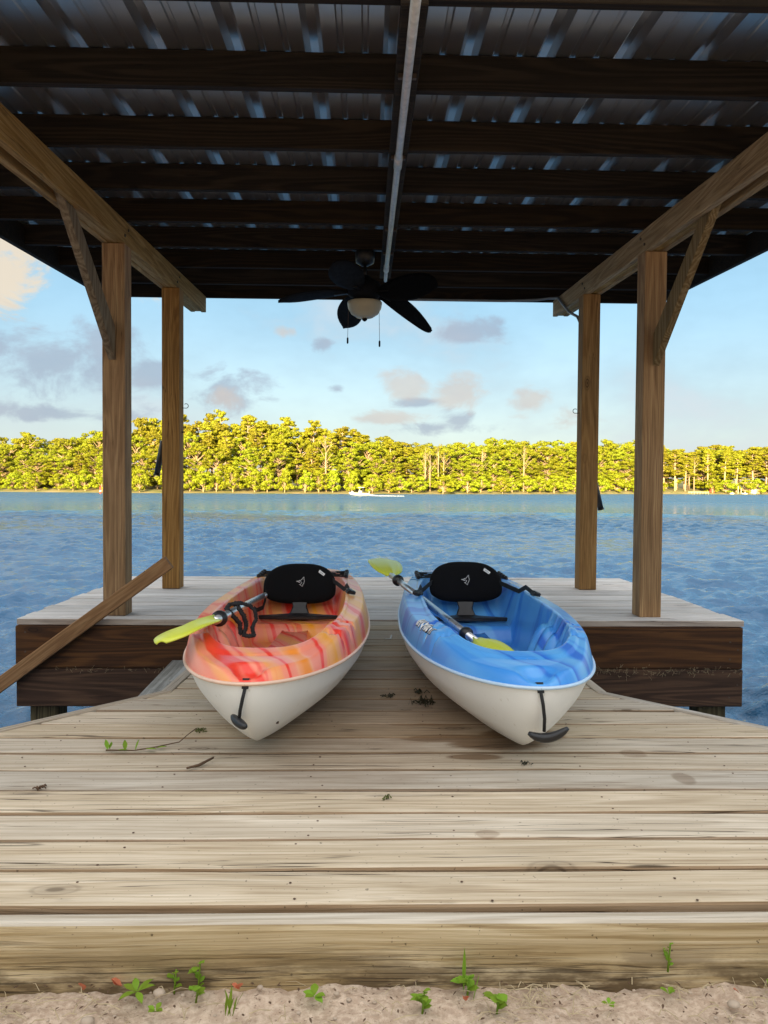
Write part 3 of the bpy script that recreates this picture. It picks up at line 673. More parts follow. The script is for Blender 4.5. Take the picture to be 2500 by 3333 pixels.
for (x, y) in ((-2.0, 4.86), (2.21, 4.86), (-2.0, 6.6), (2.21, 6.6), (-1.55, 4.9), (.1, 4.9), (.1, 6.6), (1.3, 6.6)):
    mb = MB(); mb.box((-.09, -.07, -1.4), (.09, .07, .75)); o = mb.build('pile', M_pile, pf); bevel(o, .008); o.location = (x, y+.02, -1.3)
mb = MB()
for (x, z, n_) in [(2.28, -.13, 1), (2.28, -.24, 1), (2.33, -.18, 1), (2.28, -.34, 1), (2.28, -.48, 1), (2.33, -.40, 1), (-2.08, -.08, 1), (-2.08, -.2, 1), (-1.0, -.09, 1), (-1.1, -.3, 1), (-1.25, -.48, 1), (.1, -.1, 1), (1.2, -.09, 1), (1.0, -.09, 1)]:
    mb.tube([(x, PF-.0055, z), (x, PF-.009, z)], .006, 8)
kind(mb.build('bolt_heads', M_steel, pf), 'stuff')
mb = MB()     # dried weed caught in the joint of the right front boards
for k in range(260):
    x = random.uniform(1.0, 2.34) if random.random() < .85 else random.uniform(-1.9, -.9); z = -.302+random.gauss(-.008, .014)*(1 if x > 0 else .35); a = random.uniform(0, 6.28); L_ = random.uniform(.008, .03)
    mb.strap([(x, PF-.011, z), (x+L_*.5*math.cos(a), PF-.016, z+L_*.4*math.sin(a)), (x+L_*math.cos(a), PF-.012, z+L_*math.sin(a)-.003)], .0018, .0008, (0, 1, 0))
kind(tag(mb.build('dried_weed', M_straw, fix=False), 'wisps of dry weed caught in the joint of the dark front boards', 'weed'), 'stuff')

# loose brown plank leaning as a rail across the left front
loose_plank('leaning_plank', (-2.36, 4.69, -.50), (-1.195, 4.69, .358), .085, .04, M_plank, 'reddish brown plank slanting up across the left post and front boards', 'plank', (-.6, 0, .8))

# ------------------------------------------------------------------ shelter
sh = thing('dock_shelter', 'open timber boat shelter with metal roof on four posts over the platform', 'shelter')
SL = .0525
def bz(y): return 2.325+SL*(y-4.85)          # underside of the side beams
def post(x, y):
    mb = MB(); h_ = bz(y)-.002; mb.box((-.07, -.07, 0), (.07, .07, h_)); o = mb.build('post', M_postz, sh); bevel(o, .004); o.location = (x, y, .001)
    for v_ in o.data.vertices:
        if v_.co.z > 1: v_.co.z += SL*v_.co.y
    return o
for (x, y) in ((-1.579, 4.92), (-1.560, 6.245), (1.823, 4.935), (1.810, 6.28)): post(x, y)
def sloped(name, x0, x1, y0, y1, zb, h_, m):
    mb = MB(); ym = (y0+y1)/2
    pts = []
    for y in (y0, y1):
        z = zb+SL*(y-ym); pts += [(x0, y-ym, z), (x1, y-ym, z), (x1, y-ym, z+h_), (x0, y-ym, z+h_)]
    mb.add(pts, [(0, 1, 2, 3), (7, 6, 5, 4), (0, 4, 5, 1), (1, 5, 6, 2), (2, 6, 7, 3), (3, 7, 4, 0)]); o = mb.build(name, m, sh); bevel(o, .004)
    o.location = (0, ym, bz(ym)); return o
YN = 2.42
for s_, xi in ((-1, -1.512), (1, 1.755)):
    a = (xi-.045, xi) if s_ < 0 else (xi, xi+.045)
    sloped('beam', a[0], a[1], YN, 7.30, 0, .148, M_beam)
    b = (xi-.140, xi-.097) if s_ < 0 else (xi+.097, xi+.140)
    sloped('beam', b[0], b[1], YN, 7.28, 0, .148, M_beam)
    c = (xi-.096, xi-.046) if s_ < 0 else (xi+.046, xi+.096)
    sloped('beam_filler', c[0], c[1], 4.16, 7.27, .004, .14, M_beam)
def brace(x):
    y0, z0, y1, z1 = 4.845, 1.60, 3.96, bz(3.96)+.10
    p = [(0, y0, z0), (0, y0, z0+.20), (0, y1+.12, z1), (0, y1-.02, z1)]
    cy, cz = (y0+y1)/2, (z0+z1)/2
    mb = MB(); mb.prism([(-.022, y-cy, z-cz) for _, y, z in p], (.044, 0, 0)); o = mb.build('brace', M_brace, sh); bevel(o, .003); o.location = (x, cy, cz)
    return o
brace(-1.585); brace(1.826)
for (x, y) in ((-1.5115, 4.9), (-1.5115, 6.23), (1.7545, 4.92), (1.7545, 6.26)):
    for dy, dz in ((-.035, .045), (.035, .10)):
        mb = MB(); s_ = 1 if x < 0 else -1; mb.tube([(0, 0, 0), (s_*.006, 0, 0)], .009, 8); o = mb.build('bolt', M_steel, sh); o.location = (x, y+dy, bz(y)+dz)
PY = [2.48+.61*k for k in range(9)]
for k, y in enumerate(PY):
    z = bz(y)+.148
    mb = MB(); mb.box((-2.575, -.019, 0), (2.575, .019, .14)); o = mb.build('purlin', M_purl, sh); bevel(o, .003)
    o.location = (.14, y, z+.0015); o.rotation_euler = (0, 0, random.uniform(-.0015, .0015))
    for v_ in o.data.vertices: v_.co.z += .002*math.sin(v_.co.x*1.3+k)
for X in (-2.43, 2.73):
    mb = MB(); y0, y1 = 2.40, 7.40
    pts = []
    for y in (y0, y1):
        z = bz(y)+.148; pts += [(-.019, y, z-.03), (.019, y, z-.03), (.019, y, z+.138), (-.019, y, z+.138)]
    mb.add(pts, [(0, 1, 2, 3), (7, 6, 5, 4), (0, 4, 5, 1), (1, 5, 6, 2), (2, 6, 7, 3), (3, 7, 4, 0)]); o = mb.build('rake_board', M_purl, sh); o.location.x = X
# ribbed sheets, three ribs each
RP = .305; R0 = -.215
def sheet(x0, nrib, lift):
    prof = [(x0-.10, 0)] if lift == 0 and x0 < -2.2 else []
    for k in range(nrib):
        c = x0+k*RP
        prof += [(c-.036, 0), (c-.016, .033), (c+.016, .033), (c+.036, 0)]
        for m_ in (.105, .2):
            prof += [(c+m_-.014, 0), (c+m_-.008, .005), (c+m_+.008, .005), (c+m_+.014, 0)]
    prof.append((x0+nrib*RP-.036, 0))
    vs = []; fs = []; ys = (2.32, 4.9, 7.50)
    for lay in (0, .0012):
        for y in ys:
            for (x, z) in prof: vs.append((x, y, bz(y)+.148+.1435+z+lift+lay))
    n = len(prof); L_ = len(ys)*n
    for lay in (0, 1):
        for j in range(len(ys)-1):
            for i in range(n-1):
                a = lay*L_+j*n+i; q = (a, a+1, a+n+1, a+n); fs.append(q if lay else q[::-1])
    me = bpy.data.meshes.new('roof_sheet'); me.from_pydata(vs, [], fs); me.update()
    return link('roof_sheet', me, M_metal, sh)
for k, (i0, n_) in enumerate(((-7, 2), (-5, 3), (-2, 3), (1, 3), (4, 3), (7, 3))): sheet(R0+i0*RP, n_, .0015*(k % 2))
# backing strip for the conduit under the purlins
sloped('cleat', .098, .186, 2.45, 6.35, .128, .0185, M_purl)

# ------------------------------------------------------------------ conduit, cable, fan
cp = thing('conduit_pipe', 'long grey conduit pipe under the middle of the roof', 'pipe', (.142, 2.4, bz(2.4)))
def cz(y): return bz(y)+.128-.018
mb = MB(); mb.tube([(0, y-2.4, cz(y)-bz(2.4)) for y in (2.35, 3.5, 4.7, 6.0)], .0165, 14); mb.build('tube', M_pipe, cp, True)
for y in (3.72, 5.9):
    mb = MB(); mb.tube([(0, y-2.45, cz(y)-bz(2.4)), (0, y-2.33, cz(y)-bz(2.4))], .0205, 14); mb.build('coupling', M_pipe, cp, True)
mb = MB(); mb.tube([(0, 3.56, cz(6.0)-bz(2.4)-.0), (0, 3.80, cz(6.2)-bz(2.4)-.03)], .0135, 12); mb.build('end_stub', M_pipe, cp, True)
for y in (2.9, 3.7, 4.9, 5.5):
    mb = MB(); mb.box((-.034, y-2.408, cz(y)-bz(2.4)-.0), (.034, y-2.392, cz(y)-bz(2.4)+.017)); mb.build('pipe_strap', M_steel, cp)
mb = MB(); mb.tube([(.30, 7.31, 2.60), (.75, 7.305, 2.598), (1.3, 7.30, 2.596), (1.60, 7.28, 2.605), (1.69, 7.2, 2.60), (1.735, 7.02, 2.56), (1.738, 6.85, 2.46), (1.735, 6.62, 2.34), (1.75, 6.42, 2.26), (1.80, 6.372, 2.12), (1.81, 6.365, 1.9)], .012, 8)
tag(mb.build('grey_cable', M_cable, None, True), 'grey cable along the far roof edge dropping behind the right beam', 'cable')

FX, FY = -.02, 5.57
fan = thing('ceiling_fan', 'black five blade ceiling fan with cream bowl light hanging under the roof', 'ceiling fan', (FX, FY, 0))
zt = bz(FY)+.148
mb = MB(); mb.box((-.055, -.06, zt-.012), (.055, .0, zt-.001)); mb.lathe([(.02, zt-.11), (.065, zt-.085), (.072, zt-.03), (.07, zt-.012)], (0, -.02, 0)); mb.build('canopy', M_fanm, fan, True)
mb = MB(); mb.tube([(0, -.02, zt-.1), (0, 0, 2.30)], .0125, 10); mb.build('down_rod', M_fanm, fan, True)
mb = MB(); mb.lathe([(.03, 2.34), (.05, 2.32), (.11, 2.285), (.125, 2.24), (.12, 2.20), (.075, 2.17), (.1, 2.165), (.118, 2.155), (.118, 2.147), (.06, 2.146)], (0, 0, 0), 28); mb.build('motor_housing', M_fan, fan, True)
mb = MB(); mb.lathe([(.124, 2.150), (.125, 2.143), (.119, 2.105), (.098, 2.068), (.06, 2.043), (.015, 2.035)], (0, 0, 0), 28); bowl = mb.build('bowl_light', M_cream, fan, True)
mb = MB(); mb.lathe([(.018, 2.034), (.02, 2.027), (.012, 2.018), (.004, 2.014)], (0, 0, 0), 12); mb.build('finial', M_fan, bowl, True)
def blade(ang, L_, z_root, z_tip, roll, wid):
    ca, sa = math.cos(ang), math.sin(ang); D = Vector((ca, sa, 0)); T = Vector((-sa, ca, 0)); vs = []; N = 14; Mx = 6
    for lay in (0, 1):
        for i in range(N+1):
            f = i/N; r = .10+f*(L_-.10); wd = wid*max(.02, (math.sin(math.pi*min(1, .10+.90*f**.8)))**.62 if f > .05 else .35)
            wd = wid*max(.03, (1-(abs(f-.60)/.60)**2.2 if f < .6 else 1-((f-.6)/.4)**2.4))**.75
            z = z_root+(z_tip-z_root)*f**1.5
            for j in range(Mx+1):
                g_ = (j/Mx-.5)*2
                p = D*r+T*(g_*wd*math.cos(roll)); zz = z+g_*wd*math.sin(roll)+.010*g_*g_-lay*.007
                vs.append((p.x, p.y, zz))
    n = Mx+1; L2 = (N+1)*n; fs = []
    for i in range(N):
        for j in range(Mx):
            a = i*n+j; fs.append((a, a+1, a+n+1, a+n)); fs.append((L2+a, L2+a+n, L2+a+n+1, L2+a+1))
        for j in (0, Mx): a = i*n+j; fs.append((a, a+n, L2+a+n, L2+a))
    for i in (0, N):
        for j in range(Mx): a = i*n+j; fs.append((a, a+1, L2+a+1, L2+a))
    mb = MB(); mb.add(vs, fs); o = mb.build('blade', M_fan, fan, True)
    mb = MB(); mb.strap([(ca*.06, sa*.06, 2.19), (ca*.13, sa*.13, z_root-.005), (ca*.22, sa*.22, z_root+(z_tip-z_root)*.08-.012)], .03, .006, (-sa, ca, 0)); mb.build('blade_arm', M_fanm, o)
for ang, zt_, rl, wd in ((180, 2.145, .10, .09), (252, 2.26, .35, .105), (322, 2.17, 1.0, .125), (34, 2.03, 1.05, .125), (106, 2.09, .45, .10)):
    blade(R(ang), .62, 2.215, zt_, rl, wd)
for (x, y, z0, z1) in ((-.122, .03, 2.15, 1.905), (.108, -.02, 2.14, 1.875)):
    mb = MB(); mb.tube([(x*.95, y, z0), (x, y, z1)], .0016, 5); c_ = mb.build('pull_chain', M_steel, fan)
    mb = MB(); mb.lathe([(.003, z1), (.0065, z1-.006), (.0065, z1-.04), (.003, z1-.046)], (x, y, 0), 8); mb.build('chain_pull', M_fan, c_, True)

# hooks and rod tubes on the far posts
def hook(x0, s_, y, z, label):
    mb = MB(); pts = [(x0, y, z), (x0+s_*.034, y, z-.002)]
    for k in range(1, 10):
        a = -math.pi/2+k/9*math.pi*1.25; pts.append((x0+s_*(.034+.018*math.cos(a)+.0), y, z+.016+.018*math.sin(a)))
    mb.tube(pts, .0028, 6); return tag(mb.build('screw_hook', M_steel, None, True), label, 'hook', None)
hook(-1.489, 1, 6.25, 1.452, 'small rusty screw hook on the far left post'); hook(1.739, -1, 6.28, 1.444, 'small rusty screw hook on the far right post')
mb = MB(); mb.tube([(-1.489, 6.25, 1.257), (-1.470, 6.25, 1.257)], .006, 6); tag(mb.build('bolt_stub', M_steel), 'short dark bolt stub on the far left post below the hook', 'bolt')
for (a, b, lab) in (((-1.665, 6.35, 1.19), (-1.725, 6.38, .915), 'black pipe rod holder behind the far left post'), ((1.90, 6.38, .90), (1.972, 6.42, .655), 'black pipe rod holder behind the far right post')):
    rh = thing('rod_holder', lab, 'rod holder', a); A = Vector((0, 0, 0)); B = Vector(b)-Vector(a)
    mb = MB(); mb.tube([A, B], .024, 14); mb.build('tube', M_black, rh, True)
    mb = MB(); e = B.normalized(); mb.tube([B*.97, B+e*.004], .027, 14); mb.build('rim', M_black, rh, True)
    mb = MB(); sx_ = .08 if a[0] < 0 else -.06; mb.tube([B*.3, B*.3+Vector((sx_, -.02, .0))], .012, 8); mb.build('bracket', M_black, rh)

# ------------------------------------------------------------------ kayaks
KL = 2.85
def half_w(y, lam=0.):
    y0 = .54*(1-math.sqrt(1-.94*lam*lam)); y1 = KL-.32*(1-math.sqrt(1-.94*lam*lam)); q = np.clip((np.asarray(y, float)-y0)/(y1-y0), 0, 1)
    hb = np.clip(q*(y1-y0)/1.30, 0, 1); hs = np.clip((1-q)*(y1-y0)/1.45, 0, 1)
    eb = .50+.30*lam**.8; es = .46+.40*lam
    B = float(np.interp(lam, [0, .3, .6, .85, 1], [.35, .335, .295, .225, .12]))
    return B*(1-(1-hb)**2)**eb*(1-(1-hs)**2)**es
def seam_z(y): return .213+.060*np.clip((1.5-np.asarray(y, float))/1.5, 0, 1)**2+.045*np.clip((np.asarray(y, float)-1.5)/1.35, 0, 1)**2
def outline(n=260, lam=0.):
    y0 = .54*(1-math.sqrt(1-.94*lam*lam)); y1 = KL-.32*(1-math.sqrt(1-.94*lam*lam))
    a = np.linspace(0, 2*math.pi, n, endpoint=False)
    # sample densely by arc length
    ph = np.linspace(0, math.pi, 2000); yy = y0+(y1-y0)*(1-np.cos(ph))/2; xx = half_w(yy, lam)
    s = np.concatenate([[0], np.cumsum(np.hypot(np.diff(xx), np.diff(yy)))]); s /= s[-1]
    half = n//2; tt = np.arange(half)/half
    Y1 = np.interp(tt, s, yy); X1 = np.interp(tt, s, xx); Y2 = np.interp(1-tt, s, yy); X2 = -np.interp(1-tt, s, xx)
    return np.concatenate([X1, X2]), np.concatenate([Y1, Y2])
def sstep(x, a, b): t_ = np.clip((x-a)/(b-a), 0, 1); return t_*t_*(3-2*t_)
def deck_height(x, y, e):
    """moulded sit-in top: e = distance inwards from the seam"""
    zs = seam_z(y)
    hc = np.interp(y, [0, .1, .22, .5, 1.2, 2.3, 2.6, 2.85], [.032, .042, .047, .098, .108, .098, .075, .03])
    wb = np.interp(y, [0, .25, .5, 2.3, 2.85], [.10, .085, .080, .085, .13])
    u = np.clip(e/wb, 0, 1); z = zs+.004+hc*(.84*np.sin(np.clip(u/.34, 0, 1)*math.pi/2)**.8+.16*u)
    crest = zs+.004+hc
    ax = np.abs(x); b = .250; yc = 1.30; a = np.where(y < yc, 1.045, 1.06); n = 3.0
    q = ((ax/b)**n+(np.abs(y-yc)/a)**n)**(1/n); din = (1-q)*np.where(q > 0, b, b)
    # floor
    fl = np.interp(y, [.2, .38, .6, 1.62, 1.665, 1.9, 2.0, 2.1, 2.14, 2.4], [.15, .085, .070, .066, .145, .135, .235, .24, .19, .19])
    side = sstep(ax, .19, .26)*.05*sstep(y, 1.1, 1.7); fl = fl+side
    # footrest ridges on both walls
    zone_ = sstep(y, .40, .46)*(1-sstep(y, .96, 1.02)); ph = np.mod((y-.42)/.108, 1.0)
    saw = np.where(ph < .88, (ph/.88)**1.6, (1-ph)/.12)
    wall = sstep(ax, .070+.035*(1-saw), .205)
    fl = np.where(True, fl*(1-zone_*wall)+(fl+(crest-.035-fl)*(.42+.58*saw))*zone_*wall, fl)
    # centre console
    cw = np.interp(y, [1.1, 1.62], [.10, .075])
    con = (1-sstep(ax, cw-.018, cw+.012))*sstep(y, 1.12, 1.17)*(1-sstep(y, 1.60, 1.64))
    scoop = 1-sstep(np.hypot(x, (y-1.6)*1.2), .045, .058)
    fl = fl+.062*con*(1-scoop*.9)
    # round hatch in the bow well and a scupper
    hr = np.hypot(x, (y-.66)*1.0); fl = fl+.012*(1-sstep(hr, .085, .092))-.006*(1-sstep(hr, .070, .076))
    for sx_ in (-1, 1): fl = fl-.012*(1-sstep(np.hypot(x-sx_*.155, y-1.36), .022, .028))
    wl = np.where(zone_ > .5, .03, .05)
    k = sstep(din, 0, wl); rim = .007*sstep(din, -.016, -.008)
    z = z+rim*(y > .2)*(y < 2.4)
    z = z*(1-k)+fl*k
    # paddle notches cut across the coaming
    for ny in (.47, .565, .66, 2.10, 2.19):
        nw = np.exp(-((y-ny-(ax-.24)*.55)/.0105)**4)
        z = z-.034*nw*sstep(din, -.062, -.040)*(1-sstep(din, -.006, .002))
    # grab-handle recess in the bow
    z = z-.030*np.exp(-(np.hypot(x/.043, (y-.052)/.040))**4)
    return z
NTH, NR = 520, 130
def surf(th_i, rho, OX, OY):
    CY = np.clip(OY, .42, 2.35); x = OX*rho; y = CY+(OY-CY)*rho
    e = (1-rho)*np.hypot(OX, OY-CY); return x, y, e
def make_kayak(name, label, mdeck, loc, rz):
    k = thing(name, label, 'kayak', loc, 'sit in kayaks on the deck', rz)
    OX, OY = outline(NTH); rho = 1-np.linspace(0, 1, NR)**1.0*.999
    P = np.zeros((NR, NTH+1, 3))
    for i, r_ in enumerate(rho):
        x, y, e = surf(None, r_, OX, OY); z = deck_height(x, y, e)
        P[i, :NTH] = np.stack([x, y, z], -1); P[i, NTH] = P[i, 0]
    me = grid_mesh('deck_shell', P); d = link('deck_shell', me, mdeck, k)
    bm = bmesh.new(); bm.from_mesh(me); bmesh.ops.remove_doubles(bm, verts=bm.verts, dist=.0004); bmesh.ops.recalc_face_normals(bm, faces=bm.faces); 
    if sum(f.normal.z*f.calc_area() for f in bm.faces) < 0: bmesh.ops.reverse_faces(bm, faces=bm.faces)
    for f in bm.faces: f.smooth = True
    bm.to_mesh(me); bm.free()
    lams = np.sin(np.linspace(0, 1, 34)*math.pi/2)
    rows = []
    for lm in lams:
        ox, oy = outline(NTH, lm); zz = seam_z(oy)*(1-lm)**1.0
        kl = .016*np.clip((.75-oy)/.75, 0, 1)**1.5*0+.02*np.clip((oy-2.3)/.5, 0, 1)
        zz = zz+kl*lm+.0015
        # chine flare: sides stay full then tuck
        rows.append(np.stack([np.append(ox, ox[0]), np.append(oy, oy[0]), np.append(zz, zz[0])], -1))
    for s_ in (.5, .03):
        last = rows[len(lams)-1].copy(); last[:, 0] *= s_; last[:, 2] -= .0; rows.append(last)
    me = grid_mesh('hull', np.array(rows)); link('hull', me, M_hull, k)
    bm = bmesh.new(); bm.from_mesh(me); bmesh.ops.remove_doubles(bm, verts=bm.verts, dist=.0004); bmesh.ops.recalc_face_normals(bm, faces=bm.faces)
    for f in bm.faces: f.smooth = True
    bm.to_mesh(me); bm.free()
    mb = MB(); n_ = NTH
    pts = [(OX[i % n_]*1.008, 1.425+(OY[i % n_]-1.425)*1.003, seam_z(OY[i % n_])+.001) for i in range(n_+1)]
    mb.tube(pts, .0055, 6, False); mb.build('seam_rim', mdeck if False else M_rim[mdeck.name], k, True)
    # seat
    SX, SY = 0, 1.82
    mb = MB(); poly = []
    for a, b in ((-.20, -.05), (-.21, -.025), (-.12, .0), (-.06, .03), (-.045, .07), (.045, .07), (.06, .03), (.12, 0), (.21, -.025), (.20, -.05), (.1, -.065), (-.1, -.065)): poly.append((a, SY+b, .150))
    mb.prism(poly, (0, 0, .018)); o = mb.build('seat_base', M_black, k); bevel(o, .004)
    mb = MB(); mb.prism([(-.05, SY+.03, .165), (.05, SY+.03, .165), (.035, SY+.05, .20), (.048, SY+.075, .245), (-.048, SY+.075, .245), (-.035, SY+.05, .20)], (0, .02, 0)); o = mb.build('seat_neck', M_black, k); bevel(o, .004)
    BZ = .282 if 'orange' in name else .300
    tilt = R(24); rows = []; prof = [(0, -.030), (.35, -.030), (.70, -.028), (.90, -.021), (.98, -.009), (1.0, .003), (.97, .014), (.85, .019), (.4, .02), (0, .02)]
    Nn = 64; N2 = []
    for (sc_, dep) in prof:
        row = []
        for i in range(Nn+1):
            a = 2*math.pi*i/Nn; ca, sa = math.cos(a), math.sin(a); pw = .52 if sa < 0 else .95
            px = .187*math.copysign(abs(ca)**(.42 if sa < 0 else .80), ca)*sc_; pz = (.142 if sa > 0 else .078)*math.copysign(abs(sa)**pw, sa)*sc_
            if sa < 0: px *= 1-.09*abs(sa)**3
            dd = dep-.055*(px/.19)**2            # wings curl towards the sitter
            row.append((px, SY+.105+dd*math.cos(tilt)+pz*math.sin(tilt), BZ+pz*math.cos(tilt)-dd*math.sin(tilt)))
        rows.append(row)
    me = grid_mesh('backrest', np.array(rows)); back = link('backrest', me, M_fabric, k)
    bm = bmesh.new(); bm.from_mesh(me); bmesh.ops.remove_doubles(bm, verts=bm.verts, dist=.0006); bmesh.ops.recalc_face_normals(bm, faces=bm.faces)
    for f in bm.faces: f.smooth = True
    bm.to_mesh(me); bm.free()
    def on_back(px, pz, lift=.0015):
        dd = -.030-lift-.055*(px/.19)**2
        return Vector((px, SY+.105+dd*math.cos(tilt)+pz*math.sin(tilt), BZ+pz*math.cos(tilt)-dd*math.sin(tilt)))
    mb = MB()   # stitched bird emblem
    for st in ([(-.022, .006), (-.004, .009), (.004, .014), (.012, .026), (.0165, .030), (.0165, .020), (.0195, .008), (.017, -.004), (.012, -.012), (.010, -.022), (.002, -.017), (-.002, -.010), (.004, -.006), (.006, .000), (.000, .004), (-.006, .002), (-.010, -.001)],
               [(-.022, .006), (-.008, .003), (-.004, .0)], [(-.010, .006), (-.006, .012), (.0, .011)], [(-.003, -.010), (-.007, -.013)]):
        mb.tube([on_back(a+.002, b+.028) for a, b in st], .0011, 5)
    mb.build('bird_emblem', M_white, back, True)
    c_ = [on_back(a, b) for a, b in ((.094, .080), (.122, .056), (.130, .066), (.101, .092))]
    mb = MB(); mb.prism(c_, (on_back(.11, .06, .003)-on_back(.11, .06, .0015))); tg = mb.build('white_tag', M_white, back)
    mb = MB()
    for s0 in (.32, .58):
        a = c_[0].lerp(c_[3], s0).lerp(c_[1].lerp(c_[2], s0), .15); b = c_[0].lerp(c_[3], s0).lerp(c_[1].lerp(c_[2], s0), .85); nrm = (on_back(.11, .06, .0032)-on_back(.11, .06, .0015)); mb.tube([a+nrm, b+nrm], .0007, 4)
    mb.build('tag_print', M_black, tg)
    # carry handle at the bow
    return k, back
M_rim = {}
for nm_, c_ in (('orange_swirl_plastic', (.80, .55, .42)), ('blue_swirl_plastic', (.50, .66, .84))): M_rim[nm_] = plain(nm_+'_rim', c_, .4)
KO, ob = make_kayak('orange_kayak', 'orange and red swirled sit in kayak with white hull, left of the two', M_orange, (-.328, 2.10, 0), R(.4))
KB, bb = make_kayak('blue_kayak', 'blue swirled sit in kayak with white hull, right of the two', M_blue, (.476, 2.06, 0), R(-1.2))
for k in (KO, KB):
    k.location.z = .0
def handle(k, pts, bar, m=M_black):
    mb = MB(); mb.strap(pts[:3], .018, .004, (1, 0, 0)); h_ = mb.build('carry_handle', M_web, k)
    mb = MB(); mb.tube(pts[2:], .0048, 8); mb.build('cord', M_web, h_, True)
    rows = []
    (c, ax, L_, sag) = bar; c = Vector(c); ax = Vector(ax).normalized(); N = 12
    mb = MB(); pt = [c+ax*(i/N-.5)*L_+Vector((0, 0, sag*(4*(i/N-.5)**2))) for i in range(N+1)]
    mb.tube(pt, [.005+.0085*math.sin(math.pi*(i/N))**.6 for i in range(N+1)], 10); mb.build('grip', m, h_, True)
handle(KO, [(.0, .05, .272), (.0, .012, .285), (.0, -.006, .262), (-.006, -.010, .235), (-.014, .00, .20), (-.018, .01, .176)], ((-.018, .006, .165), (.62, -.75, -.2), .075, .004))
handle(KB, [(.0, .05, .272), (.0, .012, .285), (.0, -.006, .262), (.006, -.008, .23), (.012, .00, .19), (.014, .012, .152)], ((.022, .0, .138), (1, -.25, .22), .108, .020))
# drain plug and scuff on the orange hull bow
ox_, oy_ = outline(NTH, .55); ii = int(np.argmin(np.abs(oy_-.16)+(ox_ < 0)*9))
mb = MB(); mb.lathe([(.0045, -.004), (.0045, .002), (.002, .003)], (0, 0, 0), 8); o = mb.build('drain_plug', M_steel, KO); o.location = (ox_[ii], oy_[ii], float(seam_z(oy_[ii]))*.45); o.rotation_euler = (R(80), 0, R(50))

def strap_thing(parent, name, pts, w_=.022, th=.003, side=(0, 0, 1)):
    mb = MB(); mb.strap(pts, w_, th, side); return mb.build(name, M_web, parent)
def buckle(parent, c, rz=0, s_=.022):
    mb = MB(); mb.box((-s_, -s_*.6, -.006), (s_, s_*.6, .010)); mb.box((-s_*.5, -s_, -.004), (s_*.5, s_, .014)); o = mb.build('buckle', M_black, parent); bevel(o, .003); o.location = c; o.rotation_euler = (.2, .2, rz)
zc = lambda x, y: float(deck_height(np.array([x]), np.array([y]), np.array([max(0.0, float(half_w(y))-abs(x))]))[0])
for k, dirs in ((KO, (1, -1)), (KB, (1, -1))):
    for s_ in dirs:
        y1 = 1.42; x1 = s_*.268; z1 = zc(x1, y1)+.012
        if k == KO and s_ < 0:
            st = strap_thing(k, 'strap', [(-.17, 1.88, .30), (-.172, 1.84, .24), (-.18, 1.80, .205), (-.205, 1.74, .20), (-.235, 1.70, .235)])
            buckle(k, (-.24, 1.70, .25), .4, .016); continue
        st = strap_thing(k, 'strap', [(s_*.165, 1.90, .335), (s_*.20, 1.80, .325), (s_*.235, 1.66, .318), (s_*.25, 1.56, z1+.015), (s_*.262, 1.48, z1+.004)])
        buckle(k, (x1, y1, z1), s_*.5)
    # elastic deck cords over the rear well
    mb = MB(); pts = []
    for y_, s_ in ((2.06, -1), (2.14, 1), (2.22, -1), (2.30, 1)): pts.append((s_*.235, y_, zc(s_*.235, y_)+.012))
    mb.tube(pts, .0045, 6); pts2 = [(-p[0], p[1], p[2]) for p in pts]; mb.tube(pts2, .0045, 6); bc = mb.build('bungee_cord', M_web, k, True)
    for p in pts+pts2:
        mb = MB(); mb.lathe([(.012, -.008), (.012, .006), (.006, .012)], p, 8); mb.build('cord_hook', M_black, bc)
# sticker and rim decal
mb = MB(); zq = zc(.225, 1.85); mb.prism([(.232, 1.72, zc(.232, 1.72)+.003), (.285, 1.74, zc(.285, 1.74)+.003), (.285, 1.92, zc(.285, 1.92)+.003), (.232, 1.90, zc(.232, 1.90)+.003)], (0, 0, .001)); mb.build('warning_sticker', plain('sticker', (.55, .60, .66), .5), KB)
for k in (KO, KB):
    mb = MB(); mb.lathe([(.060, 0), (.060, .001)], (0, .66, .071+.008), 24); mb.build('hatch_sticker', plain('hatch_print', (.55, .60, .62), .5, 0, .35, 60), k)

def text_mesh(body, size, offset=0.0, shear=0.0):
    cu = bpy.data.curves.new('text', 'FONT'); cu.body = body; cu.size = size; cu.align_x = 'CENTER'; cu.align_y = 'CENTER'; cu.offset = offset; cu.shear = shear; cu.resolution_u = 2; cu.fill_mode = 'BOTH'
    ob = bpy.data.objects.new('text', cu); COL.objects.link(ob); dg = bpy.context.evaluated_depsgraph_get()
    me = bpy.data.meshes.new_from_object(ob.evaluated_get(dg)); bpy.data.objects.remove(ob); return me
def decal(k, me, y_c, s_side, e_c, lift, thick, name, m, flip):
    """wrap a flat text mesh on the outer band of the deck: u runs along the boat, v up the band"""
    bm = bmesh.new(); bm.from_mesh(me); bmesh.ops.subdivide_edges(bm, edges=[e for e in bm.edges if e.calc_length() > .012], cuts=2)
    for v_ in bm.verts:
        u, q = v_.co.x, v_.co.y; y = y_c-u*flip; e = e_c+q; x = s_side*(float(half_w(y))-e)
        z = float(deck_height(np.array([x]), np.array([y]), np.array([e]))[0])
        z2 = float(deck_height(np.array([s_side*(abs(x)-.004)]), np.array([y]), np.array([e+.004]))[0]); nx = (z2-z); nn = Vector((s_side*nx, 0, .004)).normalized()
        v_.co = Vector((x, y, z))+nn*lift
    r_ = bmesh.ops.extrude_face_region(bm, geom=list(bm.faces)); 
    for g_ in r_['geom']:
        if isinstance(g_, bmesh.types.BMVert): g_.co += Vector((s_side*.6, 0, .8))*thick
    me2 = bpy.data.meshes.new(name); bm.to_mesh(me2); bm.free()
    return link(name, me2, m, k)
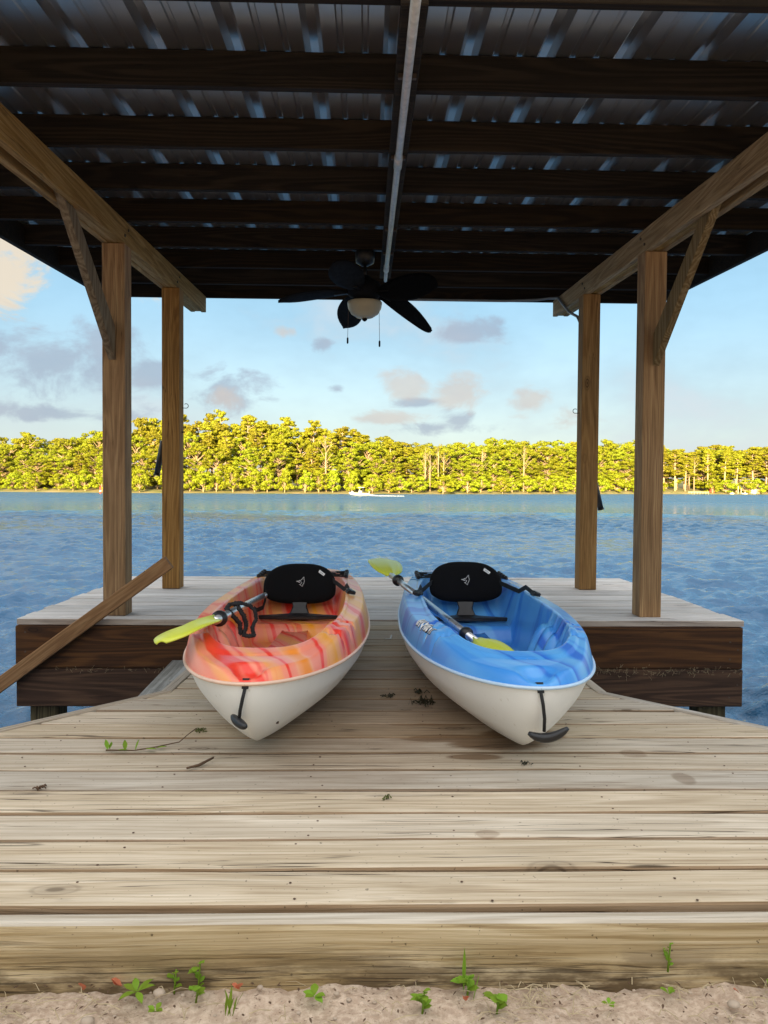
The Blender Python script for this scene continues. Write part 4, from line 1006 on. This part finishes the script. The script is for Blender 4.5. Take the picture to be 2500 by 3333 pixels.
for (bd, off, lf, m_) in (('BANDIT', .0013, .0012, M_black), ('BANDIT', .0, .0024, M_white)):
    decal(KB, text_mesh(bd, .044, off, .12), .695, -1, .030, lf, .0008, 'name_print', m_, 1)
for (bd, off, lf, m_) in (('100NXT', .0011, .0012, M_black), ('100NXT', .0, .0024, M_white)):
    decal(KB, text_mesh(bd, .030, off, .12), .585, -1, .026, lf, .0008, 'name_print', m_, 1)

# ------------------------------------------------------------------ paddles
def paddle_blade(mb, root, tip, wide, nrm):
    root, tip = Vector(root), Vector(tip); d = tip-root; L_ = d.length; d.normalize(); n0 = Vector(nrm); n0 = (n0-d*n0.dot(d)).normalized(); sd = d.cross(n0)
    N, Mx = 16, 6; vs = []; fs = []
    for lay in (0, 1):
        for i in range(N+1):
            f = i/N; wd = wide*max(.16, (1-abs((f-.62)/.62)**2.6 if f < .62 else max(0, 1-((f-.62)/.38)**2.8)))**.6
            if i == N: wd = wide*.25
            for j in range(Mx+1):
                g_ = (j/Mx-.5)*2
                p = root+d*L_*f+sd*g_*wd+n0*(.018*math.sin(f*2.6)*1.0-.020*(1-g_*g_)*-0.35+.014*max(0, 1-abs(g_)*3)*(1-f)-lay*.005)
                vs.append(p)
    n = Mx+1; L2 = (N+1)*n
    for i in range(N):
        for j in range(Mx): a = i*n+j; fs.append((a, a+1, a+n+1, a+n)); fs.append((L2+a, L2+a+n, L2+a+n+1, L2+a+1))
        for j in (0, Mx): a = i*n+j; fs.append((a, a+n, L2+a+n, L2+a))
    for i in (0, N):
        for j in range(Mx): a = i*n+j; fs.append((a, a+1, L2+a+1, L2+a))
    mb.add(vs, fs)
def drip_ring(p, d, parent):
    d = Vector(d).normalized(); p = Vector(p); mb = MB(); mb.tube([p-d*.024, p-d*.012, p-d*.008, p+d*.008, p+d*.012, p+d*.024], [.018, .019, .028, .028, .021, .018], 18); return mb.build('drip_ring', M_black, parent, True)
pa = thing('paddle', 'aluminium paddle with lime blades resting across the blue kayak', 'paddle')
A, B = Vector((.160, 3.80, .358)), Vector((.402, 3.045, .235)); D = (B-A).normalized()
mb = MB(); mb.tube([A-D*.10, A.lerp(B, .42)], .0150, 14); mb.tube([A.lerp(B, .425), B+D*.09], .0158, 14); mb.build('shaft', M_alu, pa, True)
drip_ring(A, D, pa); drip_ring(B, D, pa)
mb = MB(); paddle_blade(mb, A-D*.09, A-D*.09+Vector((-.055, .34, .045)), .085, (.10, -.35, 1)); b1 = mb.build('blade', M_blade, pa, True)
mb = MB(); r_ = A-D*.09; tp = r_+Vector((-.055, .34, .045)); nn = Vector((.10, -.35, 1)).normalized()
mb.tube([r_.lerp(tp, .72)+nn*.022+Vector((-.03, 0, 0)), r_.lerp(tp, .78)+nn*.022+Vector((-.045, 0, 0)), r_.lerp(tp, .70)+nn*.022+Vector((-.055, 0, 0)), r_.lerp(tp, .82)+nn*.022+Vector((-.03, 0, 0))], .002, 4); mb.build('bird_print', M_black, b1)
mb = MB(); paddle_blade(mb, B+D*.08, B+D*.08+Vector((.10, -.40, -.105)), .085, (-.45, -.25, .85)); mb.build('blade', M_blade, pa, True)
pb = thing('paddle', 'aluminium paddle with one lime blade poking out left of the orange kayak', 'paddle')
A, B = Vector((-.506, 2.665, .358)), Vector((-.517, 3.85, .268)); D = (B-A).normalized()
mb = MB(); mb.tube([A-D*.09, B], .0152, 14); mb.tube([B, B+D*.60], .0148, 14); mb.build('shaft', M_alu, pb, True)
drip_ring(A, D, pb)
mb = MB(); r_ = A-D*.075; paddle_blade(mb, r_, r_+Vector((-.105, -.28, -.028)), .070, (-.28, -.20, 1)); mb.build('blade', M_blade, pb, True)
# braided black rope hanging from the orange kayak's paddle
rp = thing('braided_rope', 'bundle of black braided rope hung over the orange kayak paddle', 'rope', (-.488, 2.84, .352)); rp.scale = (.78, .9, .74)
def braid(path, r_=.0068, tw=.0066, turns=90):
    path = [Vector(p) for p in path]; L_ = len(path); seg = 6*(L_-1); mb = MB()
    for ph in (0, 2.1, 4.2):
        pts = []
        for i in range(seg+1):
            f = i/seg*(L_-1); a = int(min(f, L_-2)); p = path[a].lerp(path[a+1], f-a); an = ph+f*turns/10
            pts.append(p+Vector((tw*math.cos(an), tw*math.sin(an)*.6, tw*math.sin(an)*.8)))
        mb.tube(pts, r_, 6)
    return mb
braid([(.02, .05, .03), (-.02, .02, .035), (-.03, -.01, .02), (.0, .0, -.02), (.03, .01, -.06), (.035, .0, -.11)]).build('strand', M_web, rp, True)
braid([(.02, .02, .02), (.045, .02, -.02), (.06, .02, -.07), (.05, .0, -.115), (.075, .0, -.12), (.095, .02, -.12)]).build('strand', M_web, rp, True)
braid([(-.01, .06, .035), (.02, .09, .03), (.06, .1, .015), (.085, .1, -.01), (.095, .09, -.05), (.08, .06, -.09), (.09, .03, -.115)], .006, .006).build('strand', M_web, rp, True)

# ------------------------------------------------------------------ motorboat, wake, buoy
bt = thing('motor_boat', 'small white motorboat speeding left along the far shore', 'boat', (-1.75, 188, ZW+.05))
sec = []
for (x, hw, zk, zg) in ((-2.45, .03, .55, .95), (-2.0, .45, .28, .88), (-1.2, .80, .12, .78), (0, .95, .05, .70), (1.2, .95, .05, .66), (2.3, .90, .08, .66)):
    sec.append([(x, 0, zk), (x, -hw*.8, zk+.12), (x, -hw, zg), (x, -hw*.86, zg+.01), (x, -hw*.8, zg-.22), (x, hw*.8, zg-.22), (x, hw*.86, zg+.01), (x, hw, zg), (x, hw*.8, zk+.12), (x, 0, zk)])
o = link('boat_hull', grid_mesh('boat_hull', np.array(sec)), M_gel, bt)
mb = MB(); mb.box((-.1, -.4, .5), (.6, .4, 1.25)); mb.build('console', M_gel, bt)
mb = MB(); mb.prism([(-.1, -.38, 1.25), (.1, -.38, 1.25), (.25, -.38, 1.75), (.12, -.38, 1.75)], (0, .76, 0)); mb.build('windscreen', plain('tinted', (.12, .15, .17), .2), bt)
mb = MB()
for x in (.0, .9):
    for y in (-.4, .4): mb.tube([(x, y, .6), (x+.05, y, 2.05)], .035, 6)
mb.build('top_frame', M_cable, bt)
mb = MB(); mb.box((-.3, -.6, 2.05), (1.25, .6, 2.13)); mb.build('top_canopy', M_gel, bt)
mb = MB(); mb.box((2.3, -.2, .35), (2.65, .2, 1.2)); mb.build('outboard', M_black, bt)
mb = MB(); mb.box((-1.9, -.28, .85), (-1.4, .28, 1.15)); mb.build('bow_seat', M_cable, bt)
mb = MB()
for k in range(420):
    f = random.random()**1.4; x = .7+f*8.5; y = 188+random.gauss(0, .25+f*.9); s_ = random.uniform(.08, .3)*(1-f*.5); z = ZW+.06+max(0, .35*(1-f*4))*random.random()
    a = random.uniform(0, 6.28)
    mb.add([(x-s_, y, z), (x, y-s_, z), (x+s_, y, z+.02), (x, y+s_*.5, z+s_*.6)], [(0, 1, 2), (0, 1, 3), (1, 2, 3), (0, 2, 3)])
kind(tag(mb.build('boat_wake', M_foam), 'white foam wake trailing right of the motorboat', 'wake'), 'stuff')
by = thing('channel_buoy', 'tiny reddish buoy on the water between the left posts', 'buoy', (-73, 213, ZW))
mb = MB(); mb.lathe([(.25, -.3), (.3, .3), (.25, 1.2), (.06, 2.2)], (0, 0, 0), 10); mb.build('buoy_body', M_red, by, True)
mb = MB(); mb.lathe([(.31, .5), (.31, .8)], (0, 0, 0), 10); mb.build('buoy_band', M_gel, by, True)

# ------------------------------------------------------------------ litter on the deck
def leaf(mb, p, d, L_, wd, droop=.2):
    p = Vector(p); d = Vector(d).normalized(); sd = d.cross(Vector((0, 0, 1))); 
    if sd.length < .1: sd = Vector((1, 0, 0))
    sd.normalize(); up = sd.cross(d)
    ps = []
    for f, w_ in ((0, .08), (.3, .8), (.55, 1), (.8, .6), (1, .04)):
        c = p+d*L_*f-Vector((0, 0, 1))*droop*L_*f*f; ps.append((c-sd*wd*w_/2+up*wd*.12, c, c+sd*wd*w_/2+up*wd*.12))
    vs = [v_ for q in ps for v_ in q]; fs = []
    for i in range(4):
        for j in range(2): a = i*3+j; fs.append((a, a+1, a+4, a+3))
    mb.add(vs, fs)
tw = thing('leafy_twig', 'thin twig with small green leaves lying on the deck left of the orange kayak bow', 'twig', (-.7, 2.36, .004))
mb = MB(); mb.tube([(-.09, -.015, .003), (0, -.02, .004), (.05, 0, .006), (.12, .04, .01), (.135, .10, .016), (.15, .145, .02)], [.0025, .002, .002, .0016, .0014, .002], 6); mb.build('stem', M_twig, tw, True)
for (x, y, d, L_) in ((-.085, -.015, (-.3, .3, 1), .035), (-.08, -.01, (.3, -.2, .9), .03), (-.03, -.02, (-.1, .2, 1), .035), (-.02, -.02, (-1, -.2, .2), .03), (.0, -.015, (.3, .2, 1), .035), (.03, -.01, (1, -.2, .15), .035), (.06, .0, (1, .2, .2), .03)):
    mb = MB(); leaf(mb, (x, y, .004), d, L_, L_*.42, .1); mb.build('leaf', M_plant, tw, True, fix=False)
mb = MB(); mb.tube([(-.51, 2.195, .006), (-.48, 2.215, .007), (-.447, 2.265, .012)], [.003, .0045, .003], 6); tag(mb.build('dry_stick', M_twig, None, True), 'short dry brown stick on the deck in front of the orange kayak', 'stick')
def clump(name, c, n, r_, m, label, cat, up=.012):
    mb = MB(); n = int(n*.62); r_ *= .82
    for k in range(n):
        a = random.uniform(0, 6.28); L_ = random.uniform(.3, 1)*r_; x, y = random.gauss(0, r_*.55)*random.random()**.5, random.gauss(0, r_*.45)
        mb.strap([(c[0]+x, c[1]+y, c[2]+.002), (c[0]+x+L_*.5*math.cos(a), c[1]+y+L_*.4*math.sin(a), c[2]+random.uniform(.3, 1)*up), (c[0]+x+L_*math.cos(a), c[1]+y+L_*.7*math.sin(a), c[2]+.004)], random.uniform(.0015, .006), .0012, (random.gauss(0, 1), random.gauss(0, 1), random.gauss(0, 1)))
    return tag(mb.build(name, m, fix=False), label, cat)
clump('water_weed', (.225, 2.87, 0), 60, .045, M_weed, 'dark clump of weed on the damp boards near the blue hull', 'weed', .03)
clump('water_weed', (.215, 3.03, 0), 34, .03, M_weed, 'smaller dark weed scrap behind the clump by the blue hull', 'weed', .015)
clump('water_weed', (.085, 2.975, 0), 24, .035, M_weed, 'thin dark weed scrap midway between the kayaks', 'weed', .01)
clump('water_weed', (.47, 2.24, 0), 16, .022, M_weed, 'small dark weed curl on the deck in front of the blue bow', 'weed', .012)
clump('moss_bit', (-.545, 2.55, 0), 30, .02, M_moss, 'green moss scrap on the deck beside the orange kayak bow', 'moss', .012)
clump('moss_bit', (.06, 1.985, 0), 16, .018, M_moss, 'tiny yellowish moss wisp on the middle of the front deck', 'moss', .014)
clump('dead_leaf', (-.87, 2.06, 0), 14, .026, M_twig, 'curled brown leaf scrap at the left side of the front deck', 'leaf', .012)
mb = MB(); mb.tube([(.10, 4.11, .006), (.135, 4.115, .006)], .003, 5); mb.tube([(.135, 4.10, .006), (.142, 4.14, .02)], .004, 5); tag(mb.build('metal_clip', M_alu), 'small metal clip on the boards between the two kayaks', 'clip')

# ------------------------------------------------------------------ plants and litter on the sand
def sprout(name, x, y, z, n, L_, wd, label, spread=1.0, m=None, stem=0.0):
    p = thing(name, label, 'weed plant', (x, y, z))
    if stem: mb = MB(); mb.tube([(0, 0, -.01), (.004, 0, stem)], [.0022, .0014], 5); mb.build('stem', M_plant, p, True)
    for k in range(n):
        a = 2*math.pi*k/n+random.uniform(-.4, .4); el_ = random.uniform(.35, .9); h_ = stem*(k/n) if stem else .002
        mb = MB(); leaf(mb, (0.002*math.cos(a), .002*math.sin(a), h_+.002), (math.cos(a)*spread, math.sin(a)*spread, el_), 1.0*L_*random.uniform(.75, 1.15), 1.0*wd*random.uniform(.8, 1.2), .35); mb.build('leaf', M_plant, p, True, fix=False)
    return p
GZ = -.114
sprout('weed_plant', -.413, 1.385, GZ, 7, .042, .013, 'bright green weed with pointed leaves beside the upright orange petal')
sprout('weed_plant', -.349, 1.402, GZ, 5, .018, .013, 'tiny round leaved weed against the edge beam, left of two', .8, stem=.035)
sprout('weed_plant', -.305, 1.402, GZ, 8, .019, .014, 'taller round leaved weed against the edge beam, right of two', .8, stem=.05)
sprout('weed_plant', -.303, 1.375, GZ, 6, .020, .015, 'round leaved weed on the sand below the taller one', .8, stem=.02)
sprout('weed_plant', -.088, 1.37, GZ, 5, .030, .014, 'small weed with few leaves alone on the sand left of centre')
sprout('weed_plant', .192, 1.385, GZ, 9, .030, .017, 'leafy weed around a tall grass blade right of centre', .9, stem=.03)
sprout('weed_plant', .105, 1.335, GZ, 12, .024, .014, 'spreading small leaved weed at the bottom edge', .9, stem=.035)
sprout('weed_plant', .238, 1.335, GZ, 7, .030, .020, 'broad leaved weed at the bottom edge right of the grass blade', .9, stem=.03)
sprout('weed_plant', .570, 1.400, GZ+.035, 8, .016, .011, 'small feathery weed growing from the edge beam at right', .7, stem=.045)
sprout('weed_plant', .560, 1.372, GZ, 6, .017, .011, 'small weed on the sand below the feathery one', .8)
sprout('weed_plant', .760, 1.38, GZ, 7, .020, .013, 'weed among dry straw at the right end of the sand', .8, stem=.02)
sprout('weed_plant', -.365, 1.335, GZ, 5, .016, .011, 'low pale green weed at the bottom edge left of centre', .8)
sprout('weed_plant', .44, 1.34, GZ, 4, .015, .009, 'tiny weed sprig by the bottom edge at right', .8)
for (x, lab) in ((.80, 'dry grass tuft at the right end of the sand'), (.31, 'dry grass tuft beside the broad leaved weed'), (-.62, 'sparse dry grass tuft at the left of the sand')):
    mb = MB()
    for k in range(26):
        a = random.uniform(0, 6.28); leaf(mb, (x+random.gauss(0, .02), 1.355+random.gauss(0, .014), GZ), (math.cos(a), math.sin(a)*.6, random.uniform(.2, .9)), random.uniform(.02, .05), random.uniform(.0015, .003), .45)
    tag(mb.build('dry_grass', M_straw, fix=False), lab, 'grass', 'dry grass tufts on the sand')
mb = MB()
for (x, y, a, L_) in ((.185, 1.385, (.02, .05, 1), .085), (.20, 1.36, (.2, 0, 1), .05)): leaf(mb, (x, y, GZ), a, L_, .007, .05)
tag(mb.build('tall_grass', M_plant, fix=False), 'tall upright green grass blade in front of the edge beam', 'grass')
mb = MB()
for k in range(6): leaf(mb, (-.234+random.uniform(-.008, .008), 1.325, GZ), (random.uniform(-.4, .4), random.uniform(-.2, .3), 1), random.uniform(.035, .06), .006, .2)
tag(mb.build('grass_tuft', M_plant, fix=False), 'small green grass tuft at the bottom edge left of centre', 'grass')
for (x, y, s_, lab) in ((-.512, 1.393, 1.0, 'orange petal lying flat on the sand at far left'), (-.447, 1.403, 1.1, 'orange petal standing up against the edge beam'), (-.228, 1.392, .85, 'orange petal near the middle of the sand by a stone'), (.185, 1.355, .7, 'orange petal under the leafy weed right of centre'), (.69, 1.372, .6, 'tiny orange petal in the straw at the right')):
    p = thing('orange_petal', lab, 'petal', (x, y, GZ+.003))
    for k in range(2):
        mb = MB(); a = random.uniform(0, 6.28); leaf(mb, (0, 0, 0), (math.cos(a)*.7, .25*math.sin(a), .8), .026*s_, .018*s_, .3); mb.build('petal_flake', M_petal, p, True, fix=False)
mb = MB()
for k in range(620):
    x = random.uniform(-.95, .95); y = random.uniform(1.05, 1.405)
    if random.random() < .45: x = random.choice((-.9, -.55, .3, .42, .68, .78, .85))+random.gauss(0, .06)
    a = random.uniform(0, 6.28); L_ = random.uniform(.012, .055); z = GZ+random.uniform(.0, .006)
    mb.tube([(x, y, z), (x+L_*.5*math.cos(a), y+L_*.5*math.sin(a), z+random.uniform(.001, .008)), (x+L_*math.cos(a), y+L_*math.sin(a), z)], random.uniform(.0005, .0012), 4)
kind(tag(mb.build('dry_straw', M_straw, fix=False), 'scattered dry straw on the sandy soil', 'straw'), 'stuff')
mb = MB()
for k in range(230):
    x = random.uniform(-.95, .95); y = 1.408-abs(random.gauss(0, .06)) if random.random() < .6 else random.uniform(1.1, 1.4)
    a = random.uniform(0, 6.28); leaf(mb, (x, y, GZ+.002), (math.cos(a), math.sin(a), random.uniform(.05, .5)), random.uniform(.005, .014), random.uniform(.002, .005), .2)
kind(tag(mb.build('leaf_litter', M_twig, fix=False), 'brown leaf crumbs and bark bits on the sandy soil', 'litter'), 'stuff')
mb = MB()
def pebble(mb, c, r_):
    g = random.uniform; vs = []; n = 7
    for j, (zz, rr) in enumerate(((-.5, .7), (0, 1), (.45, .7), (.62, .25))):
        for i in range(n): a = 2*math.pi*i/n; q = rr*g(.85, 1.1); vs.append((c[0]+r_*q*math.cos(a), c[1]+r_*.8*q*math.sin(a), c[2]+r_*zz*.8))
    fs = [(j*n+i, j*n+(i+1) % n, (j+1)*n+(i+1) % n, (j+1)*n+i) for j in range(3) for i in range(n)]+[tuple(3*n+i for i in range(n))]; mb.add(vs, fs)
for k in range(170): pebble(mb, (random.uniform(-.95, .95), random.uniform(1.05, 1.405), GZ+.0), random.uniform(.0015, .006))
kind(tag(mb.build('small_pebbles', M_stone, None, True), 'small pebbles and crumbs on the sandy soil', 'pebbles'), 'stuff')
for (x, y, r_, lab) in ((-.372, 1.385, .013, 'flat grey brown stone beside the bright green weed'), (-.69, 1.392, .016, 'pale stone at the far left foot of the edge beam'), (-.19, 1.398, .007, 'small pale grey stone by the edge beam near the middle'), (-.475, 1.31, .014, 'dark flat stone at the bottom edge at left'), (.665, 1.34, .013, 'whitish stone in the straw at right')):
    mb = MB(); pebble(mb, (0, 0, 0), r_); o = mb.build('stone', M_stone, None, True); o.location = (x, y, GZ+.003); tag(o, lab, 'stone')
